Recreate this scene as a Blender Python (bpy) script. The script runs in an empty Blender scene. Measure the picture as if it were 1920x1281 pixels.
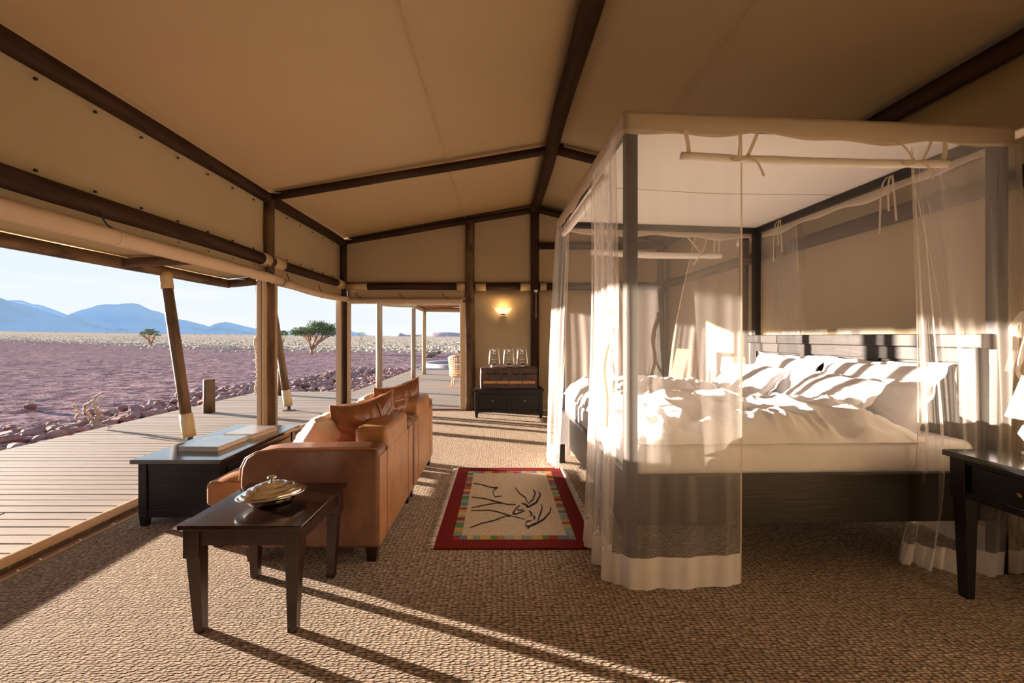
import bpy, math, random
from mathutils import Vector, Matrix, noise
R = random.Random(7)
S = bpy.context.scene
COL = S.collection
PI = math.pi
# ------------------------------------------------------------------ camera
CX, CY, F, H = 938.0, 631.0, 820.0, 1.28
cd = bpy.data.cameras.new('camera'); cam = bpy.data.objects.new('camera', cd); COL.objects.link(cam)
cam.location = (0, 0, H); cam.rotation_euler = (PI/2, 0, 0)
cd.sensor_fit = 'HORIZONTAL'; cd.sensor_width = 36; cd.lens = F*36/1920
cd.shift_x = (960-CX)/1920; cd.shift_y = -(640.5-CY)/1920
cd.clip_start = .05; cd.clip_end = 30000
S.camera = cam
# ------------------------------------------------------------------ world
w = bpy.data.worlds.new('sky'); S.world = w; w.use_nodes = True
nt = w.node_tree; nt.nodes.clear()
def N(t, ty, **k):
    n = t.nodes.new(ty)
    for a, b in k.items(): setattr(n, a, b)
    return n
tc = N(nt, 'ShaderNodeTexCoord'); sp = N(nt, 'ShaderNodeSeparateXYZ'); nt.links.new(tc.outputs['Generated'], sp.inputs[0])
ra = N(nt, 'ShaderNodeValToRGB'); nt.links.new(sp.outputs['Z'], ra.inputs[0])
e = ra.color_ramp.elements
e[0].position = 0; e[0].color = (.90, .93, .95, 1)
e[1].position = 1; e[1].color = (.22, .40, .72, 1)
for p, c in ((.10, (.80, .90, .96, 1)), (.22, (.66, .82, .95, 1)), (.45, (.45, .64, .88, 1))):
    q = e.new(p); q.color = c
mp = N(nt, 'ShaderNodeMapping'); mp.inputs['Scale'].default_value = (1.6, 1.6, 13); nt.links.new(tc.outputs['Generated'], mp.inputs[0])
no = N(nt, 'ShaderNodeTexNoise'); no.inputs['Scale'].default_value = 2.2; no.inputs['Detail'].default_value = 6; no.inputs['Roughness'].default_value = .6
nt.links.new(mp.outputs[0], no.inputs[0])
cr = N(nt, 'ShaderNodeValToRGB'); cr.color_ramp.elements[0].position = .46; cr.color_ramp.elements[1].position = .75
nt.links.new(no.outputs[0], cr.inputs[0])
mx = N(nt, 'ShaderNodeMix', data_type='RGBA'); nt.links.new(cr.outputs[0], mx.inputs[0]); nt.links.new(ra.outputs[0], mx.inputs[6]); mx.inputs[7].default_value = (.92, .95, .97, 1)
bg = N(nt, 'ShaderNodeBackground'); bg.inputs[1].default_value = .90; nt.links.new(mx.outputs[2], bg.inputs[0])
wo = N(nt, 'ShaderNodeOutputWorld'); nt.links.new(bg.outputs[0], wo.inputs[0])
# ------------------------------------------------------------------ sun
SUN_T = Vector((.93, -.367, -.0935)).normalized()
sd = bpy.data.lights.new('sun', 'SUN'); sd.energy = 31.0; sd.color = (1, .80, .66); sd.angle = math.radians(.6)
so = bpy.data.objects.new('sun', sd); COL.objects.link(so); so.rotation_euler = SUN_T.to_track_quat('-Z', 'Y').to_euler(); so.location = (-30, 12, 6)
# ------------------------------------------------------------------ exposure
v = S.view_settings
S.display_settings.display_device = 'sRGB'
v.view_transform = 'Standard'; v.look = 'None'; v.gamma = 1; v.use_curve_mapping = False; v.exposure = 0.22
S.cycles.transparent_max_bounces = 32
S.cycles.max_bounces = 10; S.cycles.diffuse_bounces = 6
# ================================================================== helpers
def P(px, py, Y):
    return Vector(((px-CX)*Y/F, Y, H-(py-CY)*Y/F))
def FL(px, py, z=0.0):
    Y = (H-z)*F/(py-CY); return Vector(((px-CX)*Y/F, Y, z))
class MB:
    def __init__(s): s.v = []; s.f = []; s.mi = []; s.sm = []
    def add(s, vs, fs, mi=0, sm=False):
        n = len(s.v); s.v += [tuple(x) for x in vs]
        for f in fs: s.f.append(tuple(i+n for i in f)); s.mi.append(mi); s.sm.append(sm)
        return s
    def box(s, x0, x1, y0, y1, z0, z1, mi=0, M=None):
        vs = [Vector((x, y, z)) for z in (z0, z1) for y in (y0, y1) for x in (x0, x1)]
        if M: vs = [M @ q for q in vs]
        return s.add(vs, [(0, 2, 3, 1), (4, 5, 7, 6), (0, 1, 5, 4), (2, 6, 7, 3), (0, 4, 6, 2), (1, 3, 7, 5)], mi)
    def frus(s, x0, x1, y0, y1, z0, X0, X1, Y0, Y1, z1, mi=0):
        vs = [(x0, y0, z0), (x1, y0, z0), (x0, y1, z0), (x1, y1, z0), (X0, Y0, z1), (X1, Y0, z1), (X0, Y1, z1), (X1, Y1, z1)]
        return s.add(vs, [(0, 2, 3, 1), (4, 5, 7, 6), (0, 1, 5, 4), (2, 6, 7, 3), (0, 4, 6, 2), (1, 3, 7, 5)], mi)
    def bar(s, a, b, wd, ht, up=(0, 0, 1), mi=0):
        a = Vector(a); b = Vector(b); d = (b-a).normalized(); sd_ = d.cross(Vector(up)).normalized(); u = sd_.cross(d)
        vs = [p + sd_*sx*wd/2 + u*sz*ht/2 for p in (a, b) for sz in (-1, 1) for sx in (-1, 1)]
        return s.add(vs, [(0, 1, 3, 2), (4, 6, 7, 5), (0, 4, 5, 1), (2, 3, 7, 6), (0, 2, 6, 4), (1, 5, 7, 3)], mi)
    def tube(s, pts, r, n=10, mi=0, cap=True, closed=False):
        pts = [Vector(p) for p in pts]; m = len(pts)
        rr = r if isinstance(r, (list, tuple)) else [r]*m
        ref = None; vs = []
        for i, p in enumerate(pts):
            if closed: d = pts[(i+1) % m]-pts[i-1]
            else: d = pts[min(i+1, m-1)]-pts[max(i-1, 0)]
            if d.length < 1e-9: d = Vector((0, 0, 1))
            d.normalize()
            if ref is None:
                ref = d.orthogonal().normalized()
            ref = (ref - d*ref.dot(d))
            ref = ref.normalized() if ref.length > 1e-6 else d.orthogonal().normalized()
            b = d.cross(ref)
            for k in range(n):
                a = 2*PI*k/n; vs.append(p+(ref*math.cos(a)+b*math.sin(a))*rr[i])
        fs = []
        for i in range(m if closed else m-1):
            j = (i+1) % m
            for k in range(n):
                k2 = (k+1) % n; fs.append((i*n+k, i*n+k2, j*n+k2, j*n+k))
        if cap and not closed:
            fs.append(tuple(reversed(range(n)))); fs.append(tuple((m-1)*n+k for k in range(n)))
        return s.add(vs, fs, mi, True)
    def lathe(s, prof, c=(0, 0, 0), n=24, mi=0, sx=1, sy=1, M=None):
        vs = []; c = Vector(c)
        for r_, z in prof:
            for k in range(n):
                a = 2*PI*k/n; q = Vector((r_*math.cos(a)*sx, r_*math.sin(a)*sy, z))
                if M: q = M @ q
                vs.append(q+c)
        fs = [(i*n+k, i*n+(k+1) % n, (i+1)*n+(k+1) % n, (i+1)*n+k) for i in range(len(prof)-1) for k in range(n)]
        return s.add(vs, fs, mi, True)
    def grid(s, fn, nu, nv, mi=0, sm=True, u0=0, u1=1, v0=0, v1=1):
        vs = [fn(u0+(u1-u0)*i/nu, v0+(v1-v0)*j/nv) for j in range(nv+1) for i in range(nu+1)]
        a = nu+1
        return s.add(vs, [(j*a+i, j*a+i+1, (j+1)*a+i+1, (j+1)*a+i) for j in range(nv) for i in range(nu)], mi, sm)
    def build(s, name, mats, parent=None, bevel=0, solid=0, seg=2, M=None, smooth=None):
        me = bpy.data.meshes.new(name); me.from_pydata(s.v, [], s.f)
        for m in (mats if isinstance(mats, (list, tuple)) else [mats]): me.materials.append(m)
        me.polygons.foreach_set('material_index', s.mi)
        me.polygons.foreach_set('use_smooth', [True]*len(s.sm) if smooth else s.sm)
        me.update()
        o = bpy.data.objects.new(name, me); COL.objects.link(o)
        if M is not None: o.matrix_basis = M
        if parent is not None: attach(o, parent)
        if solid:
            md = o.modifiers.new('s', 'SOLIDIFY'); md.thickness = solid; md.offset = 0
        if bevel:
            md = o.modifiers.new('b', 'BEVEL'); md.width = bevel; md.segments = seg; md.limit_method = 'ANGLE'; md.angle_limit = .6
            md.harden_normals = False
        return o
def attach(o, p):
    o.parent = p; o.matrix_parent_inverse = p.matrix_basis.inverted()
    if p.parent is not None:
        o.matrix_parent_inverse = p.matrix_basis.inverted() @ Matrix() if False else (p['_w'] if False else WM(p)).inverted()
def WM(p):
    return p.matrix_basis if p.parent is None else WM(p.parent) @ p.matrix_parent_inverse @ p.matrix_basis
def tag(o, label=None, cat=None, group=None, kind=None):
    if label: o['label'] = label
    if cat: o['category'] = cat
    if group: o['group'] = group
    if kind: o['kind'] = kind
    return o
def empty(name, loc, label=None, cat=None, group=None, rz=0, kind=None):
    o = bpy.data.objects.new(name, None); COL.objects.link(o); o.location = loc; o.rotation_euler = (0, 0, rz)
    o.matrix_basis = Matrix.Translation(Vector(loc)) @ Matrix.Rotation(rz, 4, 'Z')
    o.empty_display_size = .1
    return tag(o, label, cat, group, kind)
def copy_tree(o, parent=None):
    c = o.copy(); COL.objects.link(c)
    if parent is not None: c.parent = parent
    for ch in [k for k in bpy.data.objects if k.parent == o]: copy_tree(ch, c)
    return c
# ------------------------------------------------------------------ materials
def mat(name, c1, c2=None, scale=(8, 8, 8), rough=.7, bump=0, metal=0, detail=4, coat=0, lo=.35, hi=.65, spec=.5, bscale=None, bdist=.01, sheen=0, c3=None, c3s=(2, 2, 2), c3f=.5):
    m = bpy.data.materials.new(name); m.use_nodes = True; t = m.node_tree; t.nodes.clear()
    b = N(t, 'ShaderNodeBsdfPrincipled'); o = N(t, 'ShaderNodeOutputMaterial'); t.links.new(b.outputs[0], o.inputs[0])
    b.inputs['Roughness'].default_value = rough; b.inputs['Metallic'].default_value = metal
    b.inputs['Specular IOR Level'].default_value = spec
    b.inputs['Coat Weight'].default_value = coat; b.inputs['Coat Roughness'].default_value = .15
    b.inputs['Sheen Weight'].default_value = sheen
    tcn = N(t, 'ShaderNodeTexCoord')
    b.inputs['Base Color'].default_value = (*c1, 1)
    if c2:
        mp_ = N(t, 'ShaderNodeMapping'); mp_.inputs['Scale'].default_value = scale; t.links.new(tcn.outputs['Object'], mp_.inputs[0])
        n_ = N(t, 'ShaderNodeTexNoise'); n_.inputs['Scale'].default_value = 1; n_.inputs['Detail'].default_value = detail; n_.inputs['Roughness'].default_value = .6
        t.links.new(mp_.outputs[0], n_.inputs[0])
        r_ = N(t, 'ShaderNodeValToRGB'); r_.color_ramp.elements[0].position = lo; r_.color_ramp.elements[1].position = hi
        r_.color_ramp.elements[0].color = (*c1, 1); r_.color_ramp.elements[1].color = (*c2, 1)
        t.links.new(n_.outputs[0], r_.inputs[0]); out = r_.outputs[0]
        if c3:
            mp3 = N(t, 'ShaderNodeMapping'); mp3.inputs['Scale'].default_value = c3s; t.links.new(tcn.outputs['Object'], mp3.inputs[0])
            n3 = N(t, 'ShaderNodeTexNoise'); n3.inputs['Scale'].default_value = 1; n3.inputs['Detail'].default_value = 3; t.links.new(mp3.outputs[0], n3.inputs[0])
            r3 = N(t, 'ShaderNodeValToRGB'); r3.color_ramp.elements[0].position = .5; r3.color_ramp.elements[1].position = .68; r3.color_ramp.elements[1].color = (c3f, c3f, c3f, 1)
            t.links.new(n3.outputs[0], r3.inputs[0])
            m3 = N(t, 'ShaderNodeMix', data_type='RGBA'); t.links.new(r3.outputs[0], m3.inputs[0]); t.links.new(out, m3.inputs[6]); m3.inputs[7].default_value = (*c3, 1); out = m3.outputs[2]
        t.links.new(out, b.inputs['Base Color'])
        if bump:
            src = n_.outputs[0]
            if bscale:
                mp2 = N(t, 'ShaderNodeMapping'); mp2.inputs['Scale'].default_value = bscale; t.links.new(tcn.outputs['Object'], mp2.inputs[0])
                n2 = N(t, 'ShaderNodeTexNoise'); n2.inputs['Scale'].default_value = 1; n2.inputs['Detail'].default_value = 3; t.links.new(mp2.outputs[0], n2.inputs[0]); src = n2.outputs[0]
            bu = N(t, 'ShaderNodeBump'); bu.inputs['Strength'].default_value = bump; bu.inputs['Distance'].default_value = bdist
            t.links.new(src, bu.inputs['Height']); t.links.new(bu.outputs[0], b.inputs['Normal'])
    return m
def cloth(name, col, trans=.3, alpha=1.0, bump=0, bscale=20, col2=None, tcol=None):
    """diffuse + translucent cloth, with open weave (alpha<1) for nets"""
    m = bpy.data.materials.new(name); m.use_nodes = True; t = m.node_tree; t.nodes.clear()
    o = N(t, 'ShaderNodeOutputMaterial'); d = N(t, 'ShaderNodeBsdfDiffuse'); tr = N(t, 'ShaderNodeBsdfTranslucent')
    d.inputs[0].default_value = (*col, 1); tr.inputs[0].default_value = (*(tcol or col), 1)
    mxs = N(t, 'ShaderNodeMixShader'); mxs.inputs[0].default_value = trans
    t.links.new(d.outputs[0], mxs.inputs[1]); t.links.new(tr.outputs[0], mxs.inputs[2]); out = mxs.outputs[0]
    tcn = N(t, 'ShaderNodeTexCoord')
    if col2:
        n_ = N(t, 'ShaderNodeTexNoise'); n_.inputs['Scale'].default_value = 1.3; n_.inputs['Detail'].default_value = 5; t.links.new(tcn.outputs['Object'], n_.inputs[0])
        r_ = N(t, 'ShaderNodeValToRGB'); r_.color_ramp.elements[0].position = .3; r_.color_ramp.elements[1].position = .7
        r_.color_ramp.elements[0].color = (*col, 1); r_.color_ramp.elements[1].color = (*col2, 1)
        t.links.new(n_.outputs[0], r_.inputs[0]); t.links.new(r_.outputs[0], d.inputs[0])
    if bump:
        n_ = N(t, 'ShaderNodeTexNoise'); n_.inputs['Scale'].default_value = bscale; n_.inputs['Detail'].default_value = 3; t.links.new(tcn.outputs['Object'], n_.inputs[0])
        bu = N(t, 'ShaderNodeBump'); bu.inputs['Strength'].default_value = bump; bu.inputs['Distance'].default_value = .02
        t.links.new(n_.outputs[0], bu.inputs['Height']); t.links.new(bu.outputs[0], d.inputs['Normal'])
    if alpha < 1:
        tp = N(t, 'ShaderNodeBsdfTransparent'); m2 = N(t, 'ShaderNodeMixShader')
        # thread cover grows at grazing angles, as in a real mesh weave
        lw = N(t, 'ShaderNodeLayerWeight'); lw.inputs[0].default_value = .35
        ma = N(t, 'ShaderNodeMath', operation='MULTIPLY_ADD'); ma.inputs[1].default_value = .28; ma.inputs[2].default_value = alpha; ma.use_clamp = True
        t.links.new(lw.outputs['Facing'], ma.inputs[0]); t.links.new(ma.outputs[0], m2.inputs[0])
        t.links.new(tp.outputs[0], m2.inputs[1]); t.links.new(out, m2.inputs[2]); out = m2.outputs[0]
    t.links.new(out, o.inputs[0]); return m
def emis(name, c, s):
    m = bpy.data.materials.new(name); m.use_nodes = True; b = m.node_tree.nodes['Principled BSDF']
    b.inputs['Base Color'].default_value = (*c, 1); b.inputs['Emission Color'].default_value = (*c, 1); b.inputs['Emission Strength'].default_value = s; return m
def glass(name, c=(1, 1, 1), rough=.02):
    m = bpy.data.materials.new(name); m.use_nodes = True; b = m.node_tree.nodes['Principled BSDF']
    b.inputs['Base Color'].default_value = (*c, 1); b.inputs['Transmission Weight'].default_value = 1; b.inputs['Roughness'].default_value = rough; b.inputs['IOR'].default_value = 1.3; return m
def attrmat(name, rough=.95, bump=.4):
    m = bpy.data.materials.new(name); m.use_nodes = True; t = m.node_tree; b = t.nodes['Principled BSDF']; b.inputs['Roughness'].default_value = rough; b.inputs['Specular IOR Level'].default_value = .1
    a = N(t, 'ShaderNodeVertexColor'); a.layer_name = 'Col'; tcn = N(t, 'ShaderNodeTexCoord')
    n_ = N(t, 'ShaderNodeTexNoise'); n_.inputs['Scale'].default_value = 130; n_.inputs['Detail'].default_value = 2; t.links.new(tcn.outputs['Object'], n_.inputs[0])
    r_ = N(t, 'ShaderNodeValToRGB'); r_.color_ramp.elements[0].color = (.55, .55, .55, 1); r_.color_ramp.elements[0].position = .3; r_.color_ramp.elements[1].position = .6
    t.links.new(n_.outputs[0], r_.inputs[0])
    mu = N(t, 'ShaderNodeMix', data_type='RGBA', blend_type='MULTIPLY'); mu.inputs[0].default_value = .8; t.links.new(a.outputs[0], mu.inputs[6]); t.links.new(r_.outputs[0], mu.inputs[7]); t.links.new(mu.outputs[2], b.inputs['Base Color'])
    bu = N(t, 'ShaderNodeBump'); bu.inputs['Strength'].default_value = bump; bu.inputs['Distance'].default_value = .004; t.links.new(n_.outputs[0], bu.inputs['Height']); t.links.new(bu.outputs[0], b.inputs['Normal'])
    return m
m_canvas = cloth('tent_canvas', (.50, .395, .24), .17, bump=.12, bscale=3, col2=(.48, .375, .225), tcol=(.60, .42, .23))
m_wall = cloth('lined_wall_canvas', (.47, .375, .235), .04, bump=.12, bscale=3, col2=(.44, .35, .215))
m_canvas_trim = cloth('canvas_trim', (.58, .45, .30), .25)
m_blind = cloth('blind_canvas', (.66, .52, .36), .15, bump=.15, bscale=14)
m_pole = mat('pole_timber', (.016, .008, .004), (.07, .036, .018), (14, 14, 1.3), .7, .5, spec=.2, detail=6, lo=.3, hi=.75)
m_post = mat('post_timber', (.06, .033, .015), (.20, .12, .06), (14, 14, 1.2), .65, .5, spec=.3, detail=6, lo=.3, hi=.7, c3=(.04, .02, .01), c3s=(5, 5, 3), c3f=.8)
m_deckpost = mat('deck_post_timber', (.22, .14, .08), (.42, .31, .20), (16, 16, 1.2), .7, .4, detail=6)
m_newwood = mat('pale_timber', (.42, .30, .15), (.58, .44, .24), (16, 16, 1.6), .65, .2, detail=5)
m_deck = mat('deck_timber', (.22, .18, .14), (.33, .275, .22), (1.3, 26, 8), .75, .35, detail=6, c3=(.44, .35, .26), c3s=(.5, 3, 3), c3f=.5)
m_stripwood = mat('strip_timber', (.25, .10, .04), (.42, .20, .09), (1.5, 1.5, 30), .5, .2, detail=5)
m_black = mat('black_wood', (.008, .007, .008), (.016, .012, .012), (6, 6, 60), .42, .12, detail=5, spec=.35)
m_blacktop = mat('black_polished_wood', (.008, .008, .009), (.016, .014, .014), (6, 2, 60), .12, .04, detail=5, coat=1)
m_bed = mat('bed_wood', (.013, .011, .010), (.026, .022, .019), (5, 5, 60), .45, .15, detail=5)
m_rose = mat('rosewood', (.016, .006, .004), (.042, .015, .009), (16, 16, 2.4), .35, .12, detail=6, coat=.1)
m_rosetop = mat('rosewood_top', (.008, .004, .003), (.03, .012, .008), (16, 2.2, 16), .14, .10, detail=7, coat=.5)
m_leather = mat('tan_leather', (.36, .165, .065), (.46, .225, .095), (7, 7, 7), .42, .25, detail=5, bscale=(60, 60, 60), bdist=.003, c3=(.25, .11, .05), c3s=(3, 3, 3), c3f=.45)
m_leather_armshade = mat('tan_leather_arm_shade', (.17, .078, .045), (.25, .115, .062), (7, 7, 7), .40, .25, detail=5, bscale=(60, 60, 60), bdist=.003, c3=(.12, .05, .03), c3s=(3, 3, 3), c3f=.45)  # redder arm leather, with the shade on the arms painted into its colour
m_cushleather = mat('cushion_leather', (.20, .08, .035), (.32, .13, .055), (9, 9, 9), .30, .3, detail=5, bscale=(14, 14, 14), bdist=.012, c3=(.15, .055, .025), c3s=(4, 4, 4), c3f=.5)
m_creamcush = mat('cream_hide', (.62, .50, .38), (.72, .62, .50), (12, 12, 12), .8, .6, bscale=(30, 30, 30), bdist=.01, c3=(.55, .33, .22), c3s=(3, 3, 3), c3f=.6)
m_linen = mat('white_linen', (.84, .84, .85), (.88, .88, .88), (3, 3, 3), .85, .35, bscale=(9, 9, 9), bdist=.02, sheen=.1)
m_net = cloth('net_mesh', (.90, .86, .80), .5, alpha=.19)
m_hem = cloth('net_hem_cotton', (.95, .92, .88), .35, bump=.05)
m_val = cloth('valance_cotton', (.80, .70, .57), .4)
m_top = cloth('canopy_cotton', (.92, .87, .80), .25)
m_tape = cloth('net_tape', (.74, .62, .46), .35)
m_silver = mat('silver', (.92, .90, .88), (.85, .83, .80), (10, 10, 10), .12, 0, metal=1)
m_chrome = mat('lantern_metal', (.86, .86, .86), (.75, .75, .75), (10, 10, 10), .18, 0, metal=1)
m_brass = mat('old_brass', (.42, .30, .14), (.30, .2, .09), (30, 30, 30), .4, 0, metal=1)
m_iron = mat('dark_iron', (.06, .055, .05), (.1, .09, .08), (10, 10, 10), .5, 0, metal=.8)
m_glass = glass('lantern_glass', (.97, .99, 1))
m_trunk = mat('trunk_hide', (.045, .025, .016), (.12, .065, .04), (14, 14, 14), .55, .4, detail=6)
m_trunkslat = mat('trunk_slat', (.50, .24, .09), (.65, .34, .14), (4, 40, 40), .5, .2)
m_paper = mat('book_pages', (.72, .66, .55), (.60, .54, .43), (4, 4, 400), .9, .2)
m_coverblue = mat('book_cover_blue', (.20, .27, .33), (.28, .34, .38), (5, 5, 5), .22, 0, coat=.6)
m_covergrey = mat('book_cover_grey', (.45, .45, .46), (.62, .58, .55), (7, 7, 7), .2, 0, coat=.6, c3=(.5, .28, .2), c3s=(9, 9, 9), c3f=.5)
m_rope = mat('rope_shell', (.85, .76, .62), (.75, .64, .48), (60, 60, 60), .8, .3)
m_rattan = mat('rattan', (.70, .42, .20), (.52, .29, .12), (40, 40, 40), .5, .2)
m_concrete = mat('pool_coping', (.42, .39, .40), (.34, .31, .33), (5, 5, 5), .8, .2)
m_shade = cloth('lamp_shade', (.85, .74, .60), .5)
m_ceramic = mat('lamp_base', (.80, .74, .68), (.7, .62, .55), (20, 20, 20), .35, .2, coat=.3)
m_leaf = mat('acacia_leaf', (.13, .19, .09), (.24, .30, .13), (3, 3, 3), .8)
m_bark = mat('acacia_bark', (.34, .21, .14), (.50, .34, .23), (8, 8, 2), .85, .4)
m_drift = mat('drift_wood', (.36, .26, .20), (.55, .42, .33), (10, 10, 10), .85, .4)
m_grass = mat('dry_grass', (.36, .31, .24), (.50, .43, .32), (4, 4, 4), .9)
rockm = [mat('red_rock_%s' % n_, a, b, (4, 4, 4), .9, .6, detail=7, bdist=.03) for n_, a, b in
         (('rust', (.20, .09, .075), (.28, .14, .12)), ('mauve', (.22, .14, .15), (.30, .20, .21)), ('pink', (.28, .17, .16), (.34, .22, .21)))]
m_mtn = mat('mountain_far_haze', (.60, .76, .92), (.64, .79, .94), (.0012, .0012, .003), 1, .6, spec=0, bdist=60, detail=8)  # blue aerial haze painted into the rock colour
m_mtn2 = mat('mountain_mid_haze', (.56, .72, .88), (.60, .75, .90), (.0016, .0016, .003), 1, .6, spec=0, bdist=60, detail=8)  # nearer ranges, their haze also painted into the colour
m_hill = mat('sandy_hill', (.50, .40, .40), (.33, .38, .50), (.004, .01, .02), 1, .3, spec=0, bdist=10, lo=.5, hi=.6)  # sandy pink, with blue shading painted in as the second colour
m_water = mat('pool_water', (.02, .05, .10), None, rough=.06)
m_sisal = None
def make_sisal():
    m = bpy.data.materials.new('sisal_weave'); m.use_nodes = True; t = m.node_tree; b = t.nodes['Principled BSDF']
    b.inputs['Roughness'].default_value = .9; b.inputs['Specular IOR Level'].default_value = .15; b.inputs['Sheen Weight'].default_value = .8; b.inputs['Sheen Roughness'].default_value = .5; b.inputs['Sheen Tint'].default_value = (1, .82, .62, 1); b.inputs['Diffuse Roughness'].default_value = 1
    tcn = N(t, 'ShaderNodeTexCoord'); mp_ = N(t, 'ShaderNodeMapping'); mp_.inputs['Scale'].default_value = (38, 84, 1); t.links.new(tcn.outputs['Object'], mp_.inputs[0])
    # wobble
    n0 = N(t, 'ShaderNodeTexNoise'); n0.inputs['Scale'].default_value = .35; n0.inputs['Detail'].default_value = 2; t.links.new(mp_.outputs[0], n0.inputs[0])
    ad = N(t, 'ShaderNodeVectorMath', operation='MULTIPLY_ADD'); ad.inputs[1].default_value = (1.0, 1.0, 0); t.links.new(n0.outputs['Color'], ad.inputs[0]); t.links.new(mp_.outputs[0], ad.inputs[2])
    vo = N(t, 'ShaderNodeTexVoronoi'); vo.voronoi_dimensions = '2D'; vo.inputs['Scale'].default_value = 1; vo.inputs['Randomness'].default_value = .55; t.links.new(ad.outputs[0], vo.inputs[0])
    hr = N(t, 'ShaderNodeValToRGB'); hr.color_ramp.interpolation = 'EASE'; hr.color_ramp.elements[0].position = .18; hr.color_ramp.elements[0].color = (1, 1, 1, 1); hr.color_ramp.elements[1].position = .68; hr.color_ramp.elements[1].color = (0, 0, 0, 1)
    t.links.new(vo.outputs['Distance'], hr.inputs[0])
    n1 = N(t, 'ShaderNodeTexNoise'); n1.inputs['Scale'].default_value = 420; n1.inputs['Detail'].default_value = 2; t.links.new(tcn.outputs['Object'], n1.inputs[0])
    hs = N(t, 'ShaderNodeMath', operation='MULTIPLY_ADD'); hs.inputs[1].default_value = .25; t.links.new(n1.outputs[0], hs.inputs[0]); t.links.new(hr.outputs[0], hs.inputs[2])
    bu = N(t, 'ShaderNodeBump'); bu.inputs['Strength'].default_value = 1.0; bu.inputs['Distance'].default_value = .012; t.links.new(hs.outputs[0], bu.inputs['Height']); t.links.new(bu.outputs[0], b.inputs['Normal'])
    wn = N(t, 'ShaderNodeSeparateColor'); t.links.new(vo.outputs['Color'], wn.inputs[0])
    cr_ = N(t, 'ShaderNodeValToRGB'); cr_.color_ramp.elements[0].color = (.38, .26, .17, 1); cr_.color_ramp.elements[1].color = (.90, .75, .60, 1); t.links.new(wn.outputs[0], cr_.inputs[0])
    mu = N(t, 'ShaderNodeMix', data_type='RGBA'); mu.inputs[6].default_value = (.055, .033, .018, 1); t.links.new(hr.outputs[0], mu.inputs[0]); t.links.new(cr_.outputs[0], mu.inputs[7]); t.links.new(mu.outputs[2], b.inputs['Base Color'])
    return m
m_sisal = make_sisal()
def make_ground():
    m = bpy.data.materials.new('desert_gravel'); m.use_nodes = True; t = m.node_tree; b = t.nodes['Principled BSDF']; b.inputs['Roughness'].default_value = .95; b.inputs['Specular IOR Level'].default_value = 0
    tcn = N(t, 'ShaderNodeTexCoord')
    def noi(sc, det, st=(1, 1, 1)):
        mp_ = N(t, 'ShaderNodeMapping'); mp_.inputs['Scale'].default_value = st; t.links.new(tcn.outputs['Object'], mp_.inputs[0])
        n_ = N(t, 'ShaderNodeTexNoise'); n_.inputs['Scale'].default_value = sc; n_.inputs['Detail'].default_value = det; n_.inputs['Roughness'].default_value = .72; t.links.new(mp_.outputs[0], n_.inputs[0]); return n_.outputs[0]
    def ramp(s_, a, b_, c1, c2):
        r_ = N(t, 'ShaderNodeValToRGB'); r_.color_ramp.elements[0].position = a; r_.color_ramp.elements[1].position = b_; r_.color_ramp.elements[0].color = (*c1, 1); r_.color_ramp.elements[1].color = (*c2, 1); t.links.new(s_, r_.inputs[0]); return r_.outputs[0]
    base = ramp(noi(3.0, 10), .42, .58, (.07, .048, .06), (.37, .265, .275))
    big = ramp(noi(.16, 4), .4, .65, (0, 0, 0), (.6, .6, .6))
    mg = N(t, 'ShaderNodeMix', data_type='RGBA'); t.links.new(big, mg.inputs[0]); t.links.new(base, mg.inputs[6]); mg.inputs[7].default_value = (.19, .135, .16, 1)
    # straw grass plain begins some forty metres out
    sx = N(t, 'ShaderNodeSeparateXYZ'); t.links.new(tcn.outputs['Object'], sx.inputs[0])
    ma = N(t, 'ShaderNodeMath', operation='MULTIPLY_ADD'); ma.inputs[1].default_value = .55; t.links.new(sx.outputs[0], ma.inputs[0]); t.links.new(sx.outputs[1], ma.inputs[2])
    mb = N(t, 'ShaderNodeMath', operation='MULTIPLY_ADD'); mb.inputs[1].default_value = 26; t.links.new(noi(.12, 5), mb.inputs[0]); t.links.new(ma.outputs[0], mb.inputs[2])
    mr = N(t, 'ShaderNodeMapRange'); mr.inputs[1].default_value = 44; mr.inputs[2].default_value = 60; t.links.new(mb.outputs[0], mr.inputs[0])
    gr = ramp(noi(.5, 8, (1, .35, 1)), .4, .6, (.34, .29, .24), (.54, .47, .37))
    m2 = N(t, 'ShaderNodeMix', data_type='RGBA'); t.links.new(mr.outputs[0], m2.inputs[0]); t.links.new(mg.outputs[2], m2.inputs[6]); t.links.new(gr, m2.inputs[7]); t.links.new(m2.outputs[2], b.inputs['Base Color'])
    vo = N(t, 'ShaderNodeTexVoronoi'); vo.inputs['Scale'].default_value = 5; t.links.new(tcn.outputs['Object'], vo.inputs[0])
    hs = N(t, 'ShaderNodeMath', operation='MULTIPLY_ADD'); hs.inputs[1].default_value = -.5; t.links.new(vo.outputs['Distance'], hs.inputs[0]); t.links.new(noi(1.7, 9), hs.inputs[2])
    bu = N(t, 'ShaderNodeBump'); bu.inputs['Strength'].default_value = .8; bu.inputs['Distance'].default_value = .09; t.links.new(hs.outputs[0], bu.inputs['Height']); t.links.new(bu.outputs[0], b.inputs['Normal'])
    return m
m_ground = make_ground()
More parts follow.
